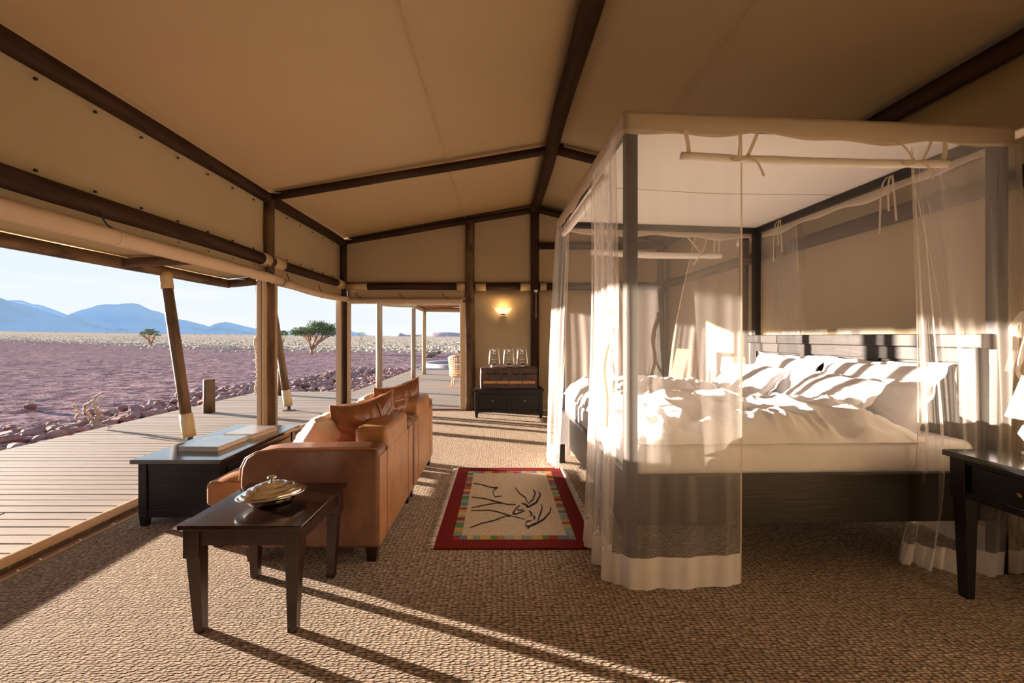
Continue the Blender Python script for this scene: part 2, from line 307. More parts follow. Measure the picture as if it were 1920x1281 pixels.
# ================================================================== terrain
def gz(x, y):
    r_ = math.hypot(x, y)
    if y > 1:
        k = min(1, max(0, (-x/y-.1)/1.04))
    else: k = 1.0 if x < 0 else 0
    rise = max(0, r_-60)*.0085*k
    und = .05*noise.noise(Vector((x*.18, y*.18, 0)))*min(1, max(0, (r_-9)/8)) + .035*noise.noise(Vector((x*.9, y*.9, 3)))*min(1, max(0, (r_-6)/6))
    return -.17+rise+und
g = MB(); na, nr = 220, 110
rad = [1.5*(7000/1.5)**(j/nr) for j in range(nr+1)]
vs = [(r_*math.cos(2*PI*i/na), r_*math.sin(2*PI*i/na), gz(r_*math.cos(2*PI*i/na), r_*math.sin(2*PI*i/na))) for r_ in rad for i in range(na)]
fs = [(j*na+i, j*na+(i+1) % na, (j+1)*na+(i+1) % na, (j+1)*na+i) for j in range(nr) for i in range(na)]
vs.append((0, 0, -.17)); fs += [(len(vs)-1, (i+1) % na, i)[::-1] for i in range(na)]
g.add(vs, fs, 0, True); tag(g.build('desert_ground', m_ground), kind='structure')
def ridge(name, prof, D, foot, m, depth, seed, amp):
    b = MB(); nu = 360; nv = 16; fd = 190
    xs = [p[0] for p in prof]
    def hgt(px):
        for (a, ya), (c, yc) in zip(prof, prof[1:]):
            if a <= px <= c: return ya+(yc-ya)*(px-a)/(c-a)
        return prof[-1][1]
    def fn(u, v):
        px = xs[0]+(xs[-1]-xs[0])*u; py = hgt(px)
        X = (px-CX)*D/F; Zr = H+(CY-py)*D/F; Zf = foot(px)
        if v <= .7:
            q = v/.7; hh = q**1.15
            n_ = noise.fractal(Vector((X*amp, q*1.6, seed)), 1, 2, 5)
            yy = D-fd*(1-q)+fd*.28*n_*math.sin(PI*q)
            z = Zf+(Zr-Zf)*hh*(1+.03*n_*math.sin(PI*q))
            s_ = yy/D
            return Vector((X*(1+(s_-1)*.9), yy, z))
        q = (v-.7)/.3
        return Vector((X, D+depth*q, Zr-(Zr-Zf)*q*.9))
    b.grid(fn, nu, nv); return tag(b.build(name, m), kind='structure')
ft = lambda D: (lambda px: gz((px-CX)*D/F, D)-20)
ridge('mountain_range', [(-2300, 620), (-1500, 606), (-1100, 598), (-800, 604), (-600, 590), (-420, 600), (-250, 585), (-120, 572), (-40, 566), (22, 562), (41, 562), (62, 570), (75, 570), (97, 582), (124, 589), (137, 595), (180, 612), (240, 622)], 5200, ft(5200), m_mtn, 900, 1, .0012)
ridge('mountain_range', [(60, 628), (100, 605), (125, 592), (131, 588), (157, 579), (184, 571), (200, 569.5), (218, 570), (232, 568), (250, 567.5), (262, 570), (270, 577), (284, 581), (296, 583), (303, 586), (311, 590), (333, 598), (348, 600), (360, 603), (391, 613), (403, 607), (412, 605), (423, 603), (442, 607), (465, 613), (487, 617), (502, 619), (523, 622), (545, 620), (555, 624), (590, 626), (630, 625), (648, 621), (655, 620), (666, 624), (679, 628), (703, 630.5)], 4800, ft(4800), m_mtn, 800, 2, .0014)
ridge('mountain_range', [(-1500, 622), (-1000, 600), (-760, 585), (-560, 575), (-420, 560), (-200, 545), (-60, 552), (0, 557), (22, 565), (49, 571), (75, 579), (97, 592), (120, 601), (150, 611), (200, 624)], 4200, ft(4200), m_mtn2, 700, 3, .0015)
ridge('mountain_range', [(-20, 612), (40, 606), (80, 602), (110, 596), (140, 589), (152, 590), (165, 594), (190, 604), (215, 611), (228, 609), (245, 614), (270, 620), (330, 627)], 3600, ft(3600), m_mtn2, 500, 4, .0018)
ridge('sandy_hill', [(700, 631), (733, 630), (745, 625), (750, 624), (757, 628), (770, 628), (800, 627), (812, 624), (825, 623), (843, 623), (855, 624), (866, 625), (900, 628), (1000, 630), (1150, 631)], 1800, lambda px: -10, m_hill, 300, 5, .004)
# straw tufts on the plain
b = MB()
for i in range(5200):
    Y = 40*(6.0**R.random()); px = R.uniform(-60, 900); X = (px-CX)*Y/F
    if Y+.55*X < 30+8*noise.noise(Vector((X*.1, Y*.1, 0))) + R.uniform(-3, 8): continue
    z = gz(X, Y); h_ = R.uniform(.07, .2); s_ = R.uniform(.12, .3)
    a = R.uniform(0, 6); pts = [(X+s_*math.cos(a+k*2.1), Y+s_*math.sin(a+k*2.1), z) for k in range(3)]
    b.add([*pts, (X+.05, Y, z+h_), (X-.1, Y+.05, z+h_*.8)], [(0, 1, 3), (1, 2, 3), (2, 0, 3), (0, 2, 4), (1, 0, 4)])
tag(b.build('dry_grass_tufts', m_grass), 'straw coloured grass tufts dotting the distant desert plain', 'grass', kind='stuff')
# pebbles on the gravel plain
b = MB()
for i in range(9000):
    Y = 5.5*(6**R.random()); px = R.uniform(-40, 880); X = (px-CX)*Y/F
    if X > -6 and Y < 12: continue
    if X > -3.6 and Y < 19: continue
    z = gz(X, Y); s_ = R.uniform(.008, .022)*(1+Y*.03); a = R.uniform(0, 6)
    pts = [(X+s_*math.cos(a+k*1.57), Y+s_*math.sin(a+k*1.57), z-.005) for k in range(4)]
    b.add([*pts, (X+R.uniform(-.3, .3)*s_, Y, z+s_*R.uniform(.35, .7))], [(0, 1, 4), (1, 2, 4), (2, 3, 4), (3, 0, 4)])
tag(b.build('desert_pebbles', rockm[1]), 'small pinkish pebbles strewn over the red gravel plain', 'pebbles', kind='stuff')
# ------------------------------------------------------------------ rocks along the deck
def rock_mesh(seed):
    import bmesh
    bm = bmesh.new(); bmesh.ops.create_icosphere(bm, subdivisions=2, radius=.5)
    rr = random.Random(seed); cuts = [Vector((rr.gauss(0, 1), rr.gauss(0, 1), rr.gauss(0, 1))).normalized() for _ in range(9)]
    for v_ in bm.verts:
        c = v_.co.copy()
        for n_ in cuts:
            d = c.dot(n_)-.30
            if d > 0: c -= n_*d*.95
        c += .03*noise.noise_vector(c*5+Vector((seed, 0, 0))); v_.co = Vector((c.x*1.35, c.y*1.1, c.z*.85))
    me = bpy.data.meshes.new('rock'); bm.to_mesh(me); bm.free(); me.materials.append(rockm[seed % 3]); return me
rm = [rock_mesh(s_) for s_ in range(9)]
spots = []
for i in range(330):
    Y = R.uniform(3.6, 10.6); e_ = (abs(R.gauss(0, .62)) if R.random() < .9 else R.uniform(0, 1.6)); spots.append((-5.78-min(e_, 1.7), Y, R.uniform(.10, .23)))
for i in range(900):
    Y = R.uniform(10.4, 18.5); t_ = R.random()**1.4; spots.append((-3.65-.02*(Y-10)-t_*(2.6 if Y > 12.2 else 4.2), Y, R.uniform(.10, .20)))
for i in range(260):
    X = R.uniform(-7.3, -3.6); spots.append((X, R.uniform(10.45, 13.2), R.uniform(.11, .22)))
spots.sort(key=lambda q: -(q[2]/math.hypot(q[0], q[1])) if 0 < CX+q[0]*F/q[1] < 900 else 9)
rest = MB()
rk = 'rocks banked along the edge of the deck'
for i, (X, Y, s_) in enumerate(spots):
    z = gz(X, Y)+s_*.28+max(0, .06-.05*abs(X+6.0)); rot = (R.uniform(0, 6), R.uniform(0, 6), R.uniform(0, 6))
    Mx = Matrix.Translation((X, Y, z)) @ Matrix.Rotation(rot[0], 4, 'Z') @ Matrix.Rotation(.3*math.sin(rot[1]), 4, 'X') @ Matrix.Scale(s_, 4)
    if i < 298:
        o = bpy.data.objects.new('rock', rm[i % 9]); COL.objects.link(o); o.matrix_basis = Mx
        tag(o, 'angular reddish desert rock in the bank along the deck edge', 'rock', rk)
    else:
        me = rm[i % 9]; vs_ = [Mx @ v_.co for v_ in me.vertices]
        rest.add(vs_, [tuple(p.vertices) for p in me.polygons], i % 3)
tag(rest.build('rock_bank', rockm), 'far part of the reddish rock bank beyond the deck', 'rocks', rk, 'stuff')
# loose single rock
o = bpy.data.objects.new('rock', rm[3]); COL.objects.link(o); q = FL(58, 768, -.15); o.location = q+Vector((0, 0, .05)); o.scale = (.2, .17, .2); o.matrix_basis = Matrix.Translation(q+Vector((0, 0, .05))) @ Matrix.Scale(.2, 4)
tag(o, 'single dark rock lying apart on the open gravel left of the bank', 'rock')
# driftwood branch on the rocks
q = P(214, 792, 6.1)
b = empty('dry_branch', q, 'bleached twisted dry branch standing among the red rocks', 'branch')
def limb(pts, r0, r1): 
    ps = []
    for k in range(len(pts)-1):
        for j in range(4):
            t_ = j/4; ps.append(Vector(pts[k]).lerp(Vector(pts[k+1]), t_)+Vector((R.gauss(0, .006), R.gauss(0, .01), R.gauss(0, .006))))
    ps.append(Vector(pts[-1])); return ps, [r0+(r1-r0)*i_/(len(ps)-1) for i_ in range(len(ps))]
def brpx(l, Y=6.1, Y1=None): return [P(a, c, Y+((Y1 or Y)-Y)*i_/max(1, len(l)-1)) for i_, (a, c) in enumerate(l)]
for l, r0, r1 in (([(176, 798), (172, 786), (163, 775), (159, 764), (163, 758), (175, 752), (181, 744), (195, 737)], .035, .012),
                  ([(178, 794), (184, 780), (180, 768), (176, 756)], .03, .018), ([(180, 782), (190, 774), (203, 769), (216, 776)], .022, .008),
                  ([(176, 796), (200, 790), (214, 780), (222, 774)], .02, .006), ([(176, 797), (195, 797), (210, 800)], .02, .01), ([(144, 784), (146, 774), (138, 764), (142, 750)], .022, .008), ([(183, 772), (188, 760), (186, 752)], .014, .006)):
    ps, rr = limb(brpx(l, 6.1, 6.0), r0*.8, r1*.8); MB().tube(ps, rr, 7).build('twig', m_drift, b)
# ------------------------------------------------------------------ acacias
def acacia(px, py_base, py_top, x0, x1, Y, label, group=None, n=2600, seed=1, dens=1.0, name='acacia_tree'):
    rr = random.Random(seed); X = (px-CX)*Y/F; zb = gz(X, Y)
    zt = H+(CY-py_top)*Y/F; zt = zb+max(.4, (py_base-py_top)*Y/F)
    e0 = empty(name, (X, Y, zb), label, 'tree', group)
    hw = (x1-x0)*Y/F/2; cx = ((x0+x1)/2-CX)*Y/F; hh = zt-zb
    forks = []
    nb = 7 if n > 1000 else 4
    tb = MB()
    tb.tube([(X, Y, zb-.05), (X+.01*hh, Y, zb+hh*.08), (X+.02*hh, Y, zb+hh*.16)], [hh*.055, hh*.045, hh*.04], 8)
    tb.build('trunk', m_bark, e0)
    for k in range(nb):
        a = 2*PI*k/nb+rr.uniform(-.3, .3); l_ = rr.uniform(.45, .8)
        ex = cx+hw*l_*math.cos(a); ey = Y+hw*l_*math.sin(a); ez = zb+hh*rr.uniform(.55, .7)
        p0 = Vector((X, Y, zb+hh*.1)); p3 = Vector((ex, ey, ez)); p1 = p0.lerp(p3, .3)+Vector((0, 0, hh*.10)); p2 = p0.lerp(p3, .65)+Vector((0, 0, hh*.08))
        MB().tube([p0, p1, p2, p3], [hh*.03, hh*.024, hh*.018, hh*.008], 6).build('branch', m_bark, e0)
        for j in range(3 if n > 1000 else 1):
            q_ = p2+Vector((rr.uniform(-.3, .3)*hw, rr.uniform(-.3, .3)*hw, hh*.2)); forks.append((p1, q_))
    if n > 1000:
        t2 = MB()
        for p_, q_ in forks: t2.tube([p_, p_.lerp(q_, .5)+Vector((0, 0, .05)), q_], [hh*.012, hh*.009, hh*.004], 5)
        t2.build('twigs', m_bark, e0)
    lb = MB(); lobes = []
    for _ in range(int(20*dens)):
        a = rr.uniform(0, 6.28); q_ = rr.random()**.6*.8; lobes.append((cx+hw*q_*math.cos(a), Y+hw*q_*math.sin(a), zb+hh*(.50+.44*math.sqrt(max(0, 1-q_*q_/.8))*rr.uniform(.35, 1.0)), hw*rr.uniform(.2, .34)))
    for i in range(n):
        lx, ly, lz, lr = rr.choice(lobes); a = rr.uniform(0, 6.28); q_ = rr.random()**.5*lr
        x = lx+q_*math.cos(a); y = ly+q_*math.sin(a); z = min(zt, lz+rr.uniform(-.35, .35)*lr)
        s_ = hh*rr.uniform(.012, .026)*(1 if n > 1000 else 1.8)
        d1 = Vector((rr.gauss(0, 1), rr.gauss(0, 1), rr.gauss(0, .5))).normalized()*s_; d2 = Vector((rr.gauss(0, 1), rr.gauss(0, 1), rr.gauss(0, .7))).normalized()*s_; c = Vector((x, y, z))
        lb.add([c-d1, c+d2, c+d1, c-d2], [(0, 1, 2, 3)])
    tag(lb.build('foliage', m_leaf, e0), kind='stuff'); return e0
acacia(584, 665, 603, 544, 640, 36, 'broad flat-topped green acacia tree standing right of the blue-sky gap between tent posts', n=9000, seed=3, dens=1.7)
acacia(283, 653, 618, 260, 298, 57, 'small lone umbrella acacia left of the leaning pole, mid plain', n=2600, seed=5)
acacia(530, 645, 618, 521, 541, 75, 'thin grey acacia just left of the broad acacia', n=700, seed=6, dens=.8)
acacia(677, 640, 623, 667, 689, 130, 'wispy distant bush between the corner post and the round deck post', n=250, seed=7, dens=.6)
gp = 'tiny trees along the horizon'
for i, (px, w_, t_) in enumerate(((105, 7, 3), (200, 10, 4), (238, 6, 3), (365, 7, 4), (376, 8, 4), (391, 10, 3), (404, 6, 4), (428, 11, 7), (443, 10, 6), (452, 5, 3), (662, 6, 4), (655, 5, 4))):
    Y = 420; kk = min(1, max(0, ((CX-px)/F-.1)/1.04)); zb = gz((px-CX)*Y/F, Y); yb = CY-(zb-H)*F/Y
    acacia(px, yb, yb-t_-2, px-w_/2, px+w_/2, Y, ['first', 'second', 'third', 'fourth', 'fifth', 'sixth', 'seventh', 'eighth', 'ninth', 'tenth', 'far-opening left', 'far-opening right'][i]+(' tiny dark horizon tree from the photo\'s left edge' if i < 10 else ' tiny tree speck on the horizon beside the corner post'), gp, n=60, seed=20+i, dens=.5)
for i, px in enumerate((805, 809, 815, 822, 860)):  # little rock clumps & shrub near the pool
    Y = 30+2*i; X = (px-CX)*Y/F
    o = bpy.data.objects.new('rock', rm[i]); COL.objects.link(o); o.matrix_basis = Matrix.Translation((X, Y, gz(X, Y)+.08)) @ Matrix.Scale(.45, 4)
    tag(o, ['first', 'second', 'third', 'fourth', 'last'][i]+' dark rock from the left in the low row behind the plunge pool', 'rock', 'dark rocks behind the plunge pool')
q = FL(804, 669, -.17); bs = empty('desert_shrub', (q.x, q.y, gz(q.x, q.y)), 'small green shrub on the gravel just behind the plunge pool', 'shrub')
b = MB(); t2 = MB()
for i in range(220):
    d = Vector((R.gauss(0, .22), R.gauss(0, .22), abs(R.gauss(0, .16)))); c = Vector(q)+d
    b.add([c, c+Vector((.05, .02, .02)), c+Vector((.03, .0, .07))], [(0, 1, 2)])
for i in range(8):
    t2.tube([q, q+Vector((R.gauss(0, .2), R.gauss(0, .2), .3+.3*R.random()))], [.012, .005], 5)
tag(b.build('foliage', m_leaf, bs), kind='stuff'); t2.build('stems', m_bark, bs)
# ================================================================== deck
DZ = 0.0
deck = MB().box(-5.55, -2.68, -1.2, 10.15, -.13, -.06).box(-3.4, 1.9, 7.75, 17.0, -.13, -.06).build('deck', m_deckpost); tag(deck, kind='structure')
def plank(x0, x1, y):
    k = (round(x1-x0, 2))
    if k not in PM:
        b_ = MB().box(0, k, .006, .111, -.045, 0); o_ = b_.build('plank', m_deck, None); PM[k] = o_.data; bpy.data.objects.remove(o_)
    o_ = bpy.data.objects.new('plank', PM[k]); COL.objects.link(o_); o_.matrix_basis = Matrix.Translation((x0, y, DZ+R.uniform(-.0015, .0015))); attach(o_, deck)
PM = {}
y = -.9; i = 0
while y < 10.1:
    xl, xr = -5.6, (-2.76 if y < 7.70 else 1.9)
    j = [-4.3, -3.6, None, -4.9][i % 4] if i % 3 == 0 else None
    cuts = [xl] + ([j] if j else []) + ([-1.4] if y >= 7.70 else []) + [xr]
    for a, c in zip(cuts, cuts[1:]): plank(a, c-.004, y)
    y += .12; i += 1
while y < 16.9:
    for a, c in ((-3.4, -.6), (-.6, 1.9)): plank(a, c-.004, y)
    y += .12; i += 1
# ================================================================== tent shell
XL, XR, YF, YB = -2.72, 2.87, 7.61, -1.6
ZE, XRg, ZR = 2.95, .60, 3.55
floor = MB().box(XL+.02, XR+.1, YB, YF+.08, -.12, -.012).build('floor', m_stripwood); tag(floor, kind='structure')
MB().box(XL+.1, XR, YB, 3.43, -.012, 0).build('carpet_strip', m_sisal, floor, bevel=0)
MB().box(XL+.1, XR, 3.436, YF-.02, -.012, .0006).build('carpet_strip', m_sisal, floor, bevel=0)
MB().box(XL+.095, XL+.125, YB, YF-.03, -.012, .006).build('carpet_binding', m_canvas_trim, floor, bevel=.003)
# threshold beams
MB().box(-.03, .03, -3.4, 1.72, 0, .055).build('threshold', m_blind, floor, bevel=.02, M=Matrix.Translation((XL-.03, 3.4, .002)))
MB().box(-.03, .03, -1.2, 1.2, 0, .05).build('threshold', m_blind, floor, bevel=.02, M=Matrix.Translation((XL-.03, 6.4, .002)))
MB().box(XL, -.62, YF-.02, YF+.04, 0, .025).build('threshold', m_stripwood, floor, bevel=.004)
def pole(a, b_, r, m, parent, name, n=14, wob=.0, taper=0):
    a = Vector(a); b_ = Vector(b_); L = (b_-a).length; ns = max(3, int(L/.35))
    seed = R.uniform(0, 99)
    pts = []; rr = []
    for i_ in range(ns+1):
        t_ = i_/ns; pts.append((.35*r*wob*noise.noise(Vector((t_*L*.6, seed, 0))), .35*r*wob*noise.noise(Vector((t_*L*.6, seed, 7))), t_*L))
        rr.append(r*(1+.06*noise.noise(Vector((t_*L*1.6, seed, 3))))*(1-taper*t_))
    q_ = (b_-a).to_track_quat('Z', 'Y').to_matrix().to_4x4()
    return MB().tube(pts, rr, n).build(name, m, parent, M=Matrix.Translation(a) @ q_)
def sheet(pts, m, name, parent=None, nu=24, nv=10, sag=0, kind=None, solid=.004):
    a, b_, c, d = [Vector(p) for p in pts]; nrm = (b_-a).cross(d-a).normalized()
    def fn(u, v_):
        p = a.lerp(b_, u).lerp(d.lerp(c, u), v_); return p+nrm*sag*(math.sin(PI*u)*math.sin(PI*v_)+.25*noise.noise(p*.9))
    o_ = MB().grid(fn, nu, nv).build(name, m, parent, solid=solid)
    if kind: o_['kind'] = kind
    return o_
# ceiling
RY = YF+.12
ceil = sheet([(XL-.05, YB, ZE+.03), (XRg, YB, ZR+.03), (XRg, RY, ZR+.03), (XL-.05, RY, ZE+.03)], m_canvas, 'ceiling', sag=.02, kind='structure')
sheet([(XRg, YB, ZR+.03), (XR+.05, YB, ZE+.03), (XR+.05, RY, ZE+.03), (XRg, RY, ZR+.03)], m_canvas, 'ceiling_slope', ceil, sag=.02)
pole((XRg, YB, 3.47), (XRg, YF, 3.47), .078, m_pole, ceil, 'ridge_pole', wob=.6)
for y_ in (-.6, 5.15, YF-.02):
    pole((XL, y_, ZE-.03), (XRg+.14, y_, 3.50), .05, m_pole, ceil, 'rafter', wob=.5)
    if y_ < 5: continue
    pole((XR, y_, ZE-.03), (XRg, y_, 3.49), .05, m_pole, ceil, 'rafter', wob=.5)
for x_, s_ in ((-.62, 1), (1.55, 1)):
    z_ = 2.95+(x_-XL)/(XRg-XL)*.6 if x_ < XRg else 3.55-(x_-XRg)/(XR-XRg)*.6
    MB().box(-.004, .004, YB, YF, -.004, .002).build('canvas_seam', m_canvas_trim, ceil, M=Matrix.Translation((x_, 0, z_+.012)))
# left wall
wl = sheet([(XL-.04, YB, 2.12), (XL-.04, YF, 2.12), (XL-.04, YF, ZE), (XL-.04, YB, ZE)], m_wall, 'wall_left', sag=-.02, kind='structure')
pole((XL, YB, 2.905), (XL, YF, 2.905), .065, m_pole, wl, 'wall_plate', wob=.6)
pole((XL, YB, 2.165), (XL, 5.10, 2.165), .068, m_pole, wl, 'tie_beam', wob=.6)
pole((XL, 5.20, 2.165), (XL, YF, 2.165), .06, m_pole, wl, 'tie_beam', wob=.6)
pole((XL, 5.15, -.02), (XL, 5.15, 2.95), .058, m_post, wl, 'post', wob=.8)
pole((XL, YF-.02, -.02), (XL, YF-.02, 2.95), .06, m_pole, wl, 'post', wob=.8)
pole((XL, -.5, -.02), (XL, -.5, 2.95), .06, m_pole, wl, 'post')
for y0, y1 in ((4.96, 5.09), (5.21, 5.42), (7.25, 7.52)):
    MB().tube([(0, 0, y0), (0, 0, y1)], .078, 12).build('joint_sleeve', m_newwood, wl, M=Matrix.Translation((XL, 0, 2.165)) @ Matrix.Rotation(-PI/2, 4, 'X'))
sheet([(XL-.02, YB, 1.93), (XL-.02, 5.1, 1.93), (XL-.02, 5.1, 2.13), (XL-.02, YB, 2.13)], m_wall, 'pelmet', wl, sag=.01)
sheet([(XL-.02, 5.2, 1.90), (XL-.02, YF, 1.90), (XL-.02, YF, 2.13), (XL-.02, 5.2, 2.13)], m_wall, 'pelmet', wl, sag=.01)
sheet([(XL-.02, YB, 0), (XL-.02, 1.25, 0), (XL-.02, 1.25, 1.95), (XL-.02, YB, 1.95)], m_wall, 'side_panel', wl, sag=.02)  # unseen canvas panel, added to cut the light from beside the camera
pole((XL, 1.25, -.02), (XL, 1.25, 2.95), .06, m_pole, wl, 'post')  # unseen post, added to end that light-blocking panel
# canvas sleeve boards beside the posts (zip flaps)
def flap(x0, x1, y0, y1, z1, parent):
    MB().box(x0, x1, y0, y1, .0, z1).build('zip_flap', m_blind, parent, bevel=.006)
    MB().box(x0-.001, x1+.001, (y0+y1)/2-.002, (y0+y1)/2+.002, .0, z1).build('zip', m_iron, parent)
flap(XL-.06, XL+.012, 4.99, 5.07, 1.93, wl); flap(XL+.035, XL+.075, 5.17, 5.20, 1.93, wl)
MB().box(XL-.008, XL-.003, 4.988, 5.072, 0, 1.93).build('zip', m_iron, wl)
flap(XL-.08, XL+.0, 7.44, 7.50, 1.9, wl)
b = MB()
for z_ in (2.08, 2.26, 2.80):
    y_ = 0.3
    while y_ < YF:
        b.box(XL-.03, XL-.012, y_-.008, y_+.008, z_-.008, z_+.008); y_ += .38
tag(b.build('canvas_studs', m_iron, wl, bevel=.003), kind='stuff')
# far wall
wf = MB().add([(XL-.1, YF+.04, 2.10), (XR+.1, YF+.04, 2.10), (XR+.1, YF+.04, 2.99), (XRg, YF+.04, 3.66), (XL-.1, YF+.04, 2.99)], [(0, 1, 2, 3, 4)]).build('wall_far', m_wall, solid=.004); wf['kind'] = 'structure'
sheet([(-.60, YF+.04, 0), (XR+.07, YF+.04, 0), (XR+.07, YF+.04, 2.13), (-.60, YF+.04, 2.13)], m_wall, 'lower_canvas', wf, sag=.01)
MB().box(-.44, XR, YF+.0, YF+.03, .0, .20).build('skirting_canvas', m_canvas_trim, wf, bevel=.004)
pole((-.52, YF-.01, -.02), (-.52, YF-.01, 3.28), .078, m_post, wf, 'post', wob=.8)
pole((.60, YF-.02, -.02), (.60, YF-.02, 3.5), .072, m_pole, wf, 'post', wob=.5)
for a, c in ((XL+.05, -.6), (-.44, .52), (.68, XR)):
    pole((a, YF-.02, 2.15), (c, YF-.02, 2.15), .062, m_pole, wf, 'tie_beam', wob=.4)
pole((.66, YF-.02, 2.85), (XR, YF-.02, 2.85), .06, m_pole, wf, 'tie_beam')
pole((2.78, YF-.02, 0), (2.78, YF-.02, 2.9), .06, m_pole, wf, 'post')
for a, c in ((XL+.06, XL+.42), (-.75, -.61), (-.43, -.25), (.35, .52), (.69, .80)):
    MB().tube([(0, 0, a), (0, 0, c)], .07, 12).build('joint_sleeve', m_newwood, wf, M=Matrix.Translation((0, YF-.02, 2.14)) @ Matrix.Rotation(PI/2, 4, 'Y'))
sheet([(XL+.06, YF-.0, 1.86), (-.6, YF-.0, 1.86), (-.6, YF-.0, 2.12), (XL+.06, YF-.0, 2.12)], m_wall, 'pelmet', wf, sag=.01)
MB().box(-.70, -.60, YF-.03, YF-.01, .0, 1.95).build('zip_flap', m_blind, wf, bevel=.005)
MB().box(XL+.06, XL+.13, YF-.03, YF-.01, .0, 1.9).build('zip_flap', m_blind, wf, bevel=.005)
# right wall
wr = sheet([(XR+.04, YB, 0), (XR+.04, RY, 0), (XR+.04, RY, ZE), (XR+.04, YB, ZE)], m_wall, 'wall_right', sag=-.02, kind='structure')
pole((XR, YB, 2.905), (XR, YF, 2.905), .065, m_pole, wr, 'wall_plate', wob=.6)
pole((XR, YB, 2.17), (XR, YF, 2.17), .062, m_pole, wr, 'tie_beam', wob=.6)
for y_ in (5.15, 1.0): pole((XR, y_, 0), (XR, y_, 2.9), .055, m_pole, wr, 'post')
# near wall behind the camera
wn_ = sheet([(XL, YB, 2.12), (XR, YB, 2.12), (XR, YB, 2.95), (XL, YB, 2.95)], m_wall, 'wall_near', kind='structure')
g2 = MB(); g2.add([(XL, YB, 2.93), (XR, YB, 2.93), (XRg, YB, 3.58)], [(0, 1, 2)]); g2.build('gable_canvas', m_wall, wn_, solid=.004)
sheet([(XL, YB, 0), (XR, YB, 0), (XR, YB, 2.13), (XL, YB, 2.13)], m_wall, 'lower_canvas', wn_)
for x_ in (XL, -.6, 1.6): pole((x_, YB, 0), (x_, YB, 2.95), .06, m_pole, wn_, 'post')
# ------------------------------------------------------------------ blinds
def blind(a, b_, r, label, straps, m=m_blind, droop=.0):
    a = Vector(a); b_ = Vector(b_); L = (b_-a).length; c = empty('rolled_blind', a, label, 'blind')
    ns = 40; pts = []; rr = []
    for i_ in range(ns+1):
        t_ = i_/ns; p = a.lerp(b_, t_); p.z -= droop*math.sin(PI*t_)
        rad_ = r*(1+.07*noise.noise(Vector((t_*L*2.5, a.x, 0))))
        for s_ in straps:
            rad_ *= 1-.16*math.exp(-((t_-s_)*L/.035)**2)
        pts.append(p); rr.append(rad_)
    MB().tube(pts, rr, 16).build('roll', m, c)
    for s_ in straps:
        p = a.lerp(b_, s_); p.z -= droop*math.sin(PI*s_); d = (b_-a).normalized()
        u = Vector((0, 0, 1)); sd_ = d.cross(u); rr_ = r*.95
        MB().tube([p+(u*math.cos(k*PI/8)+sd_*math.sin(k*PI/8))*rr_ for k in range(16)], .007, 6, closed=True).build('strap', m_tape, c)
        MB().tube([p+u*r*.9, p+u*r*1.4-d*.06, p+u*(r+.09)-d*.12], .006, 6).build('strap_tail', m_iron, c)
    MB().tube([pts[-1]-(b_-a).normalized()*.01, pts[-1]+(b_-a).normalized()*.04], r*.35, 10).build('roller_end', m_iron, c)
    return c
blind((XL+.10, -1.0, 1.965), (XL+.10, 5.20, 1.945), .055, 'long rolled-up cream canvas blind above the wide left opening', [.35, .64, .975])
fl_ = empty('outer_flap', (XL-.09, 2, 1.95), 'flat outer canvas flap hanging just outside the long rolled blind', 'flap')
MB().box(XL-.092, XL-.088, -1.0, 4.95, 1.955, 2.11).build('flap_cloth', m_blind, fl_); MB().tube([(XL-.09, -1.0, 1.95), (XL-.09, 2, 1.947), (XL-.09, 4.95, 1.95)], .010, 8).build('hem_bead', m_blind, fl_)
blind((XL+.10, 5.36, 1.925), (XL+.10, YF-.12, 1.918), .045, 'rolled canvas blind over the gap between the two left posts', [.06, .5, .95], droop=.03)
blind((XL+.12, YF-.10, 1.885), (-.64, YF-.10, 1.885), .045, 'rolled canvas blind above the far doorway opening', [.12, .5, .88])
# ------------------------------------------------------------------ veranda
vr = sheet([(XL-.05, -1.2, 2.13), (-4.15, -1.2, 2.15), (-4.15, 6.62, 2.15), (XL-.05, 5.9, 2.13)], m_canvas, 'ceiling_veranda', sag=-.02); vr['kind'] = 'structure'
pole((-4.1, -1.2, 2.075), (-4.1, 6.60, 2.075), .065, m_post, vr, 'edge_pole', wob=.6)
pole((-4.1, 6.60, 2.075), (-3.5, 6.28, 2.08), .06, m_post, vr, 'edge_pole', wob=.3)
pole((-3.5, 6.28, 2.08), (-2.78, 5.9, 2.10), .05, m_post, vr, 'edge_pole')
pole((-4.12, 4.7, 2.07), (-3.1, 4.75, 2.12), .05, m_post, vr, 'brace_pole')
# leaning poles
def leaner(base, top, label):
    c = empty('leaning_pole', base, label, 'pole'); base = Vector(base); top = Vector(top); d = (top-base).normalized()
    L = (top-base).length
    pole(base+d*.34, top-d*.14, .060, m_post, c, 'pole', wob=.4)
    pole(base+d*.08, base+d*.36, .072, m_newwood, c, 'lower_sleeve', n=12)
    pole(top-d*.18, top+d*.02, .068, m_newwood, c, 'upper_sleeve', n=12)
    MB().box(-.09, .09, -.06, .06, 0, .012).box(-.02, .02, -.02, .02, .01, .12).build('foot_plate', m_iron, c, M=Matrix.Translation(base))
    return c
b0 = FL(357, 832); leaner(b0, (-4.06, 5.30, 2.03), 'near leaning timber pole propping the veranda edge')
b1 = FL(542, 770); leaner(b1, (b1.x-.32, b1.y, 2.03), 'farther leaning timber pole seen between the two tent posts')
def bollard(px, py, r, h_, label):
    q = FL(px, py); b_ = MB(); b_.tube([(0, 0, 0), (0, 0, h_*.5), (0, 0, h_-.012), (0, 0, h_)], [r, r*.98, r*.97, r*.93], 20)
    return tag(b_.build('bollard', m_post, M=Matrix.Translation(q)), label, 'bollard')
bollard(392, 774, .088, .56, 'short thick round timber bollard standing on the deck by the rocks')
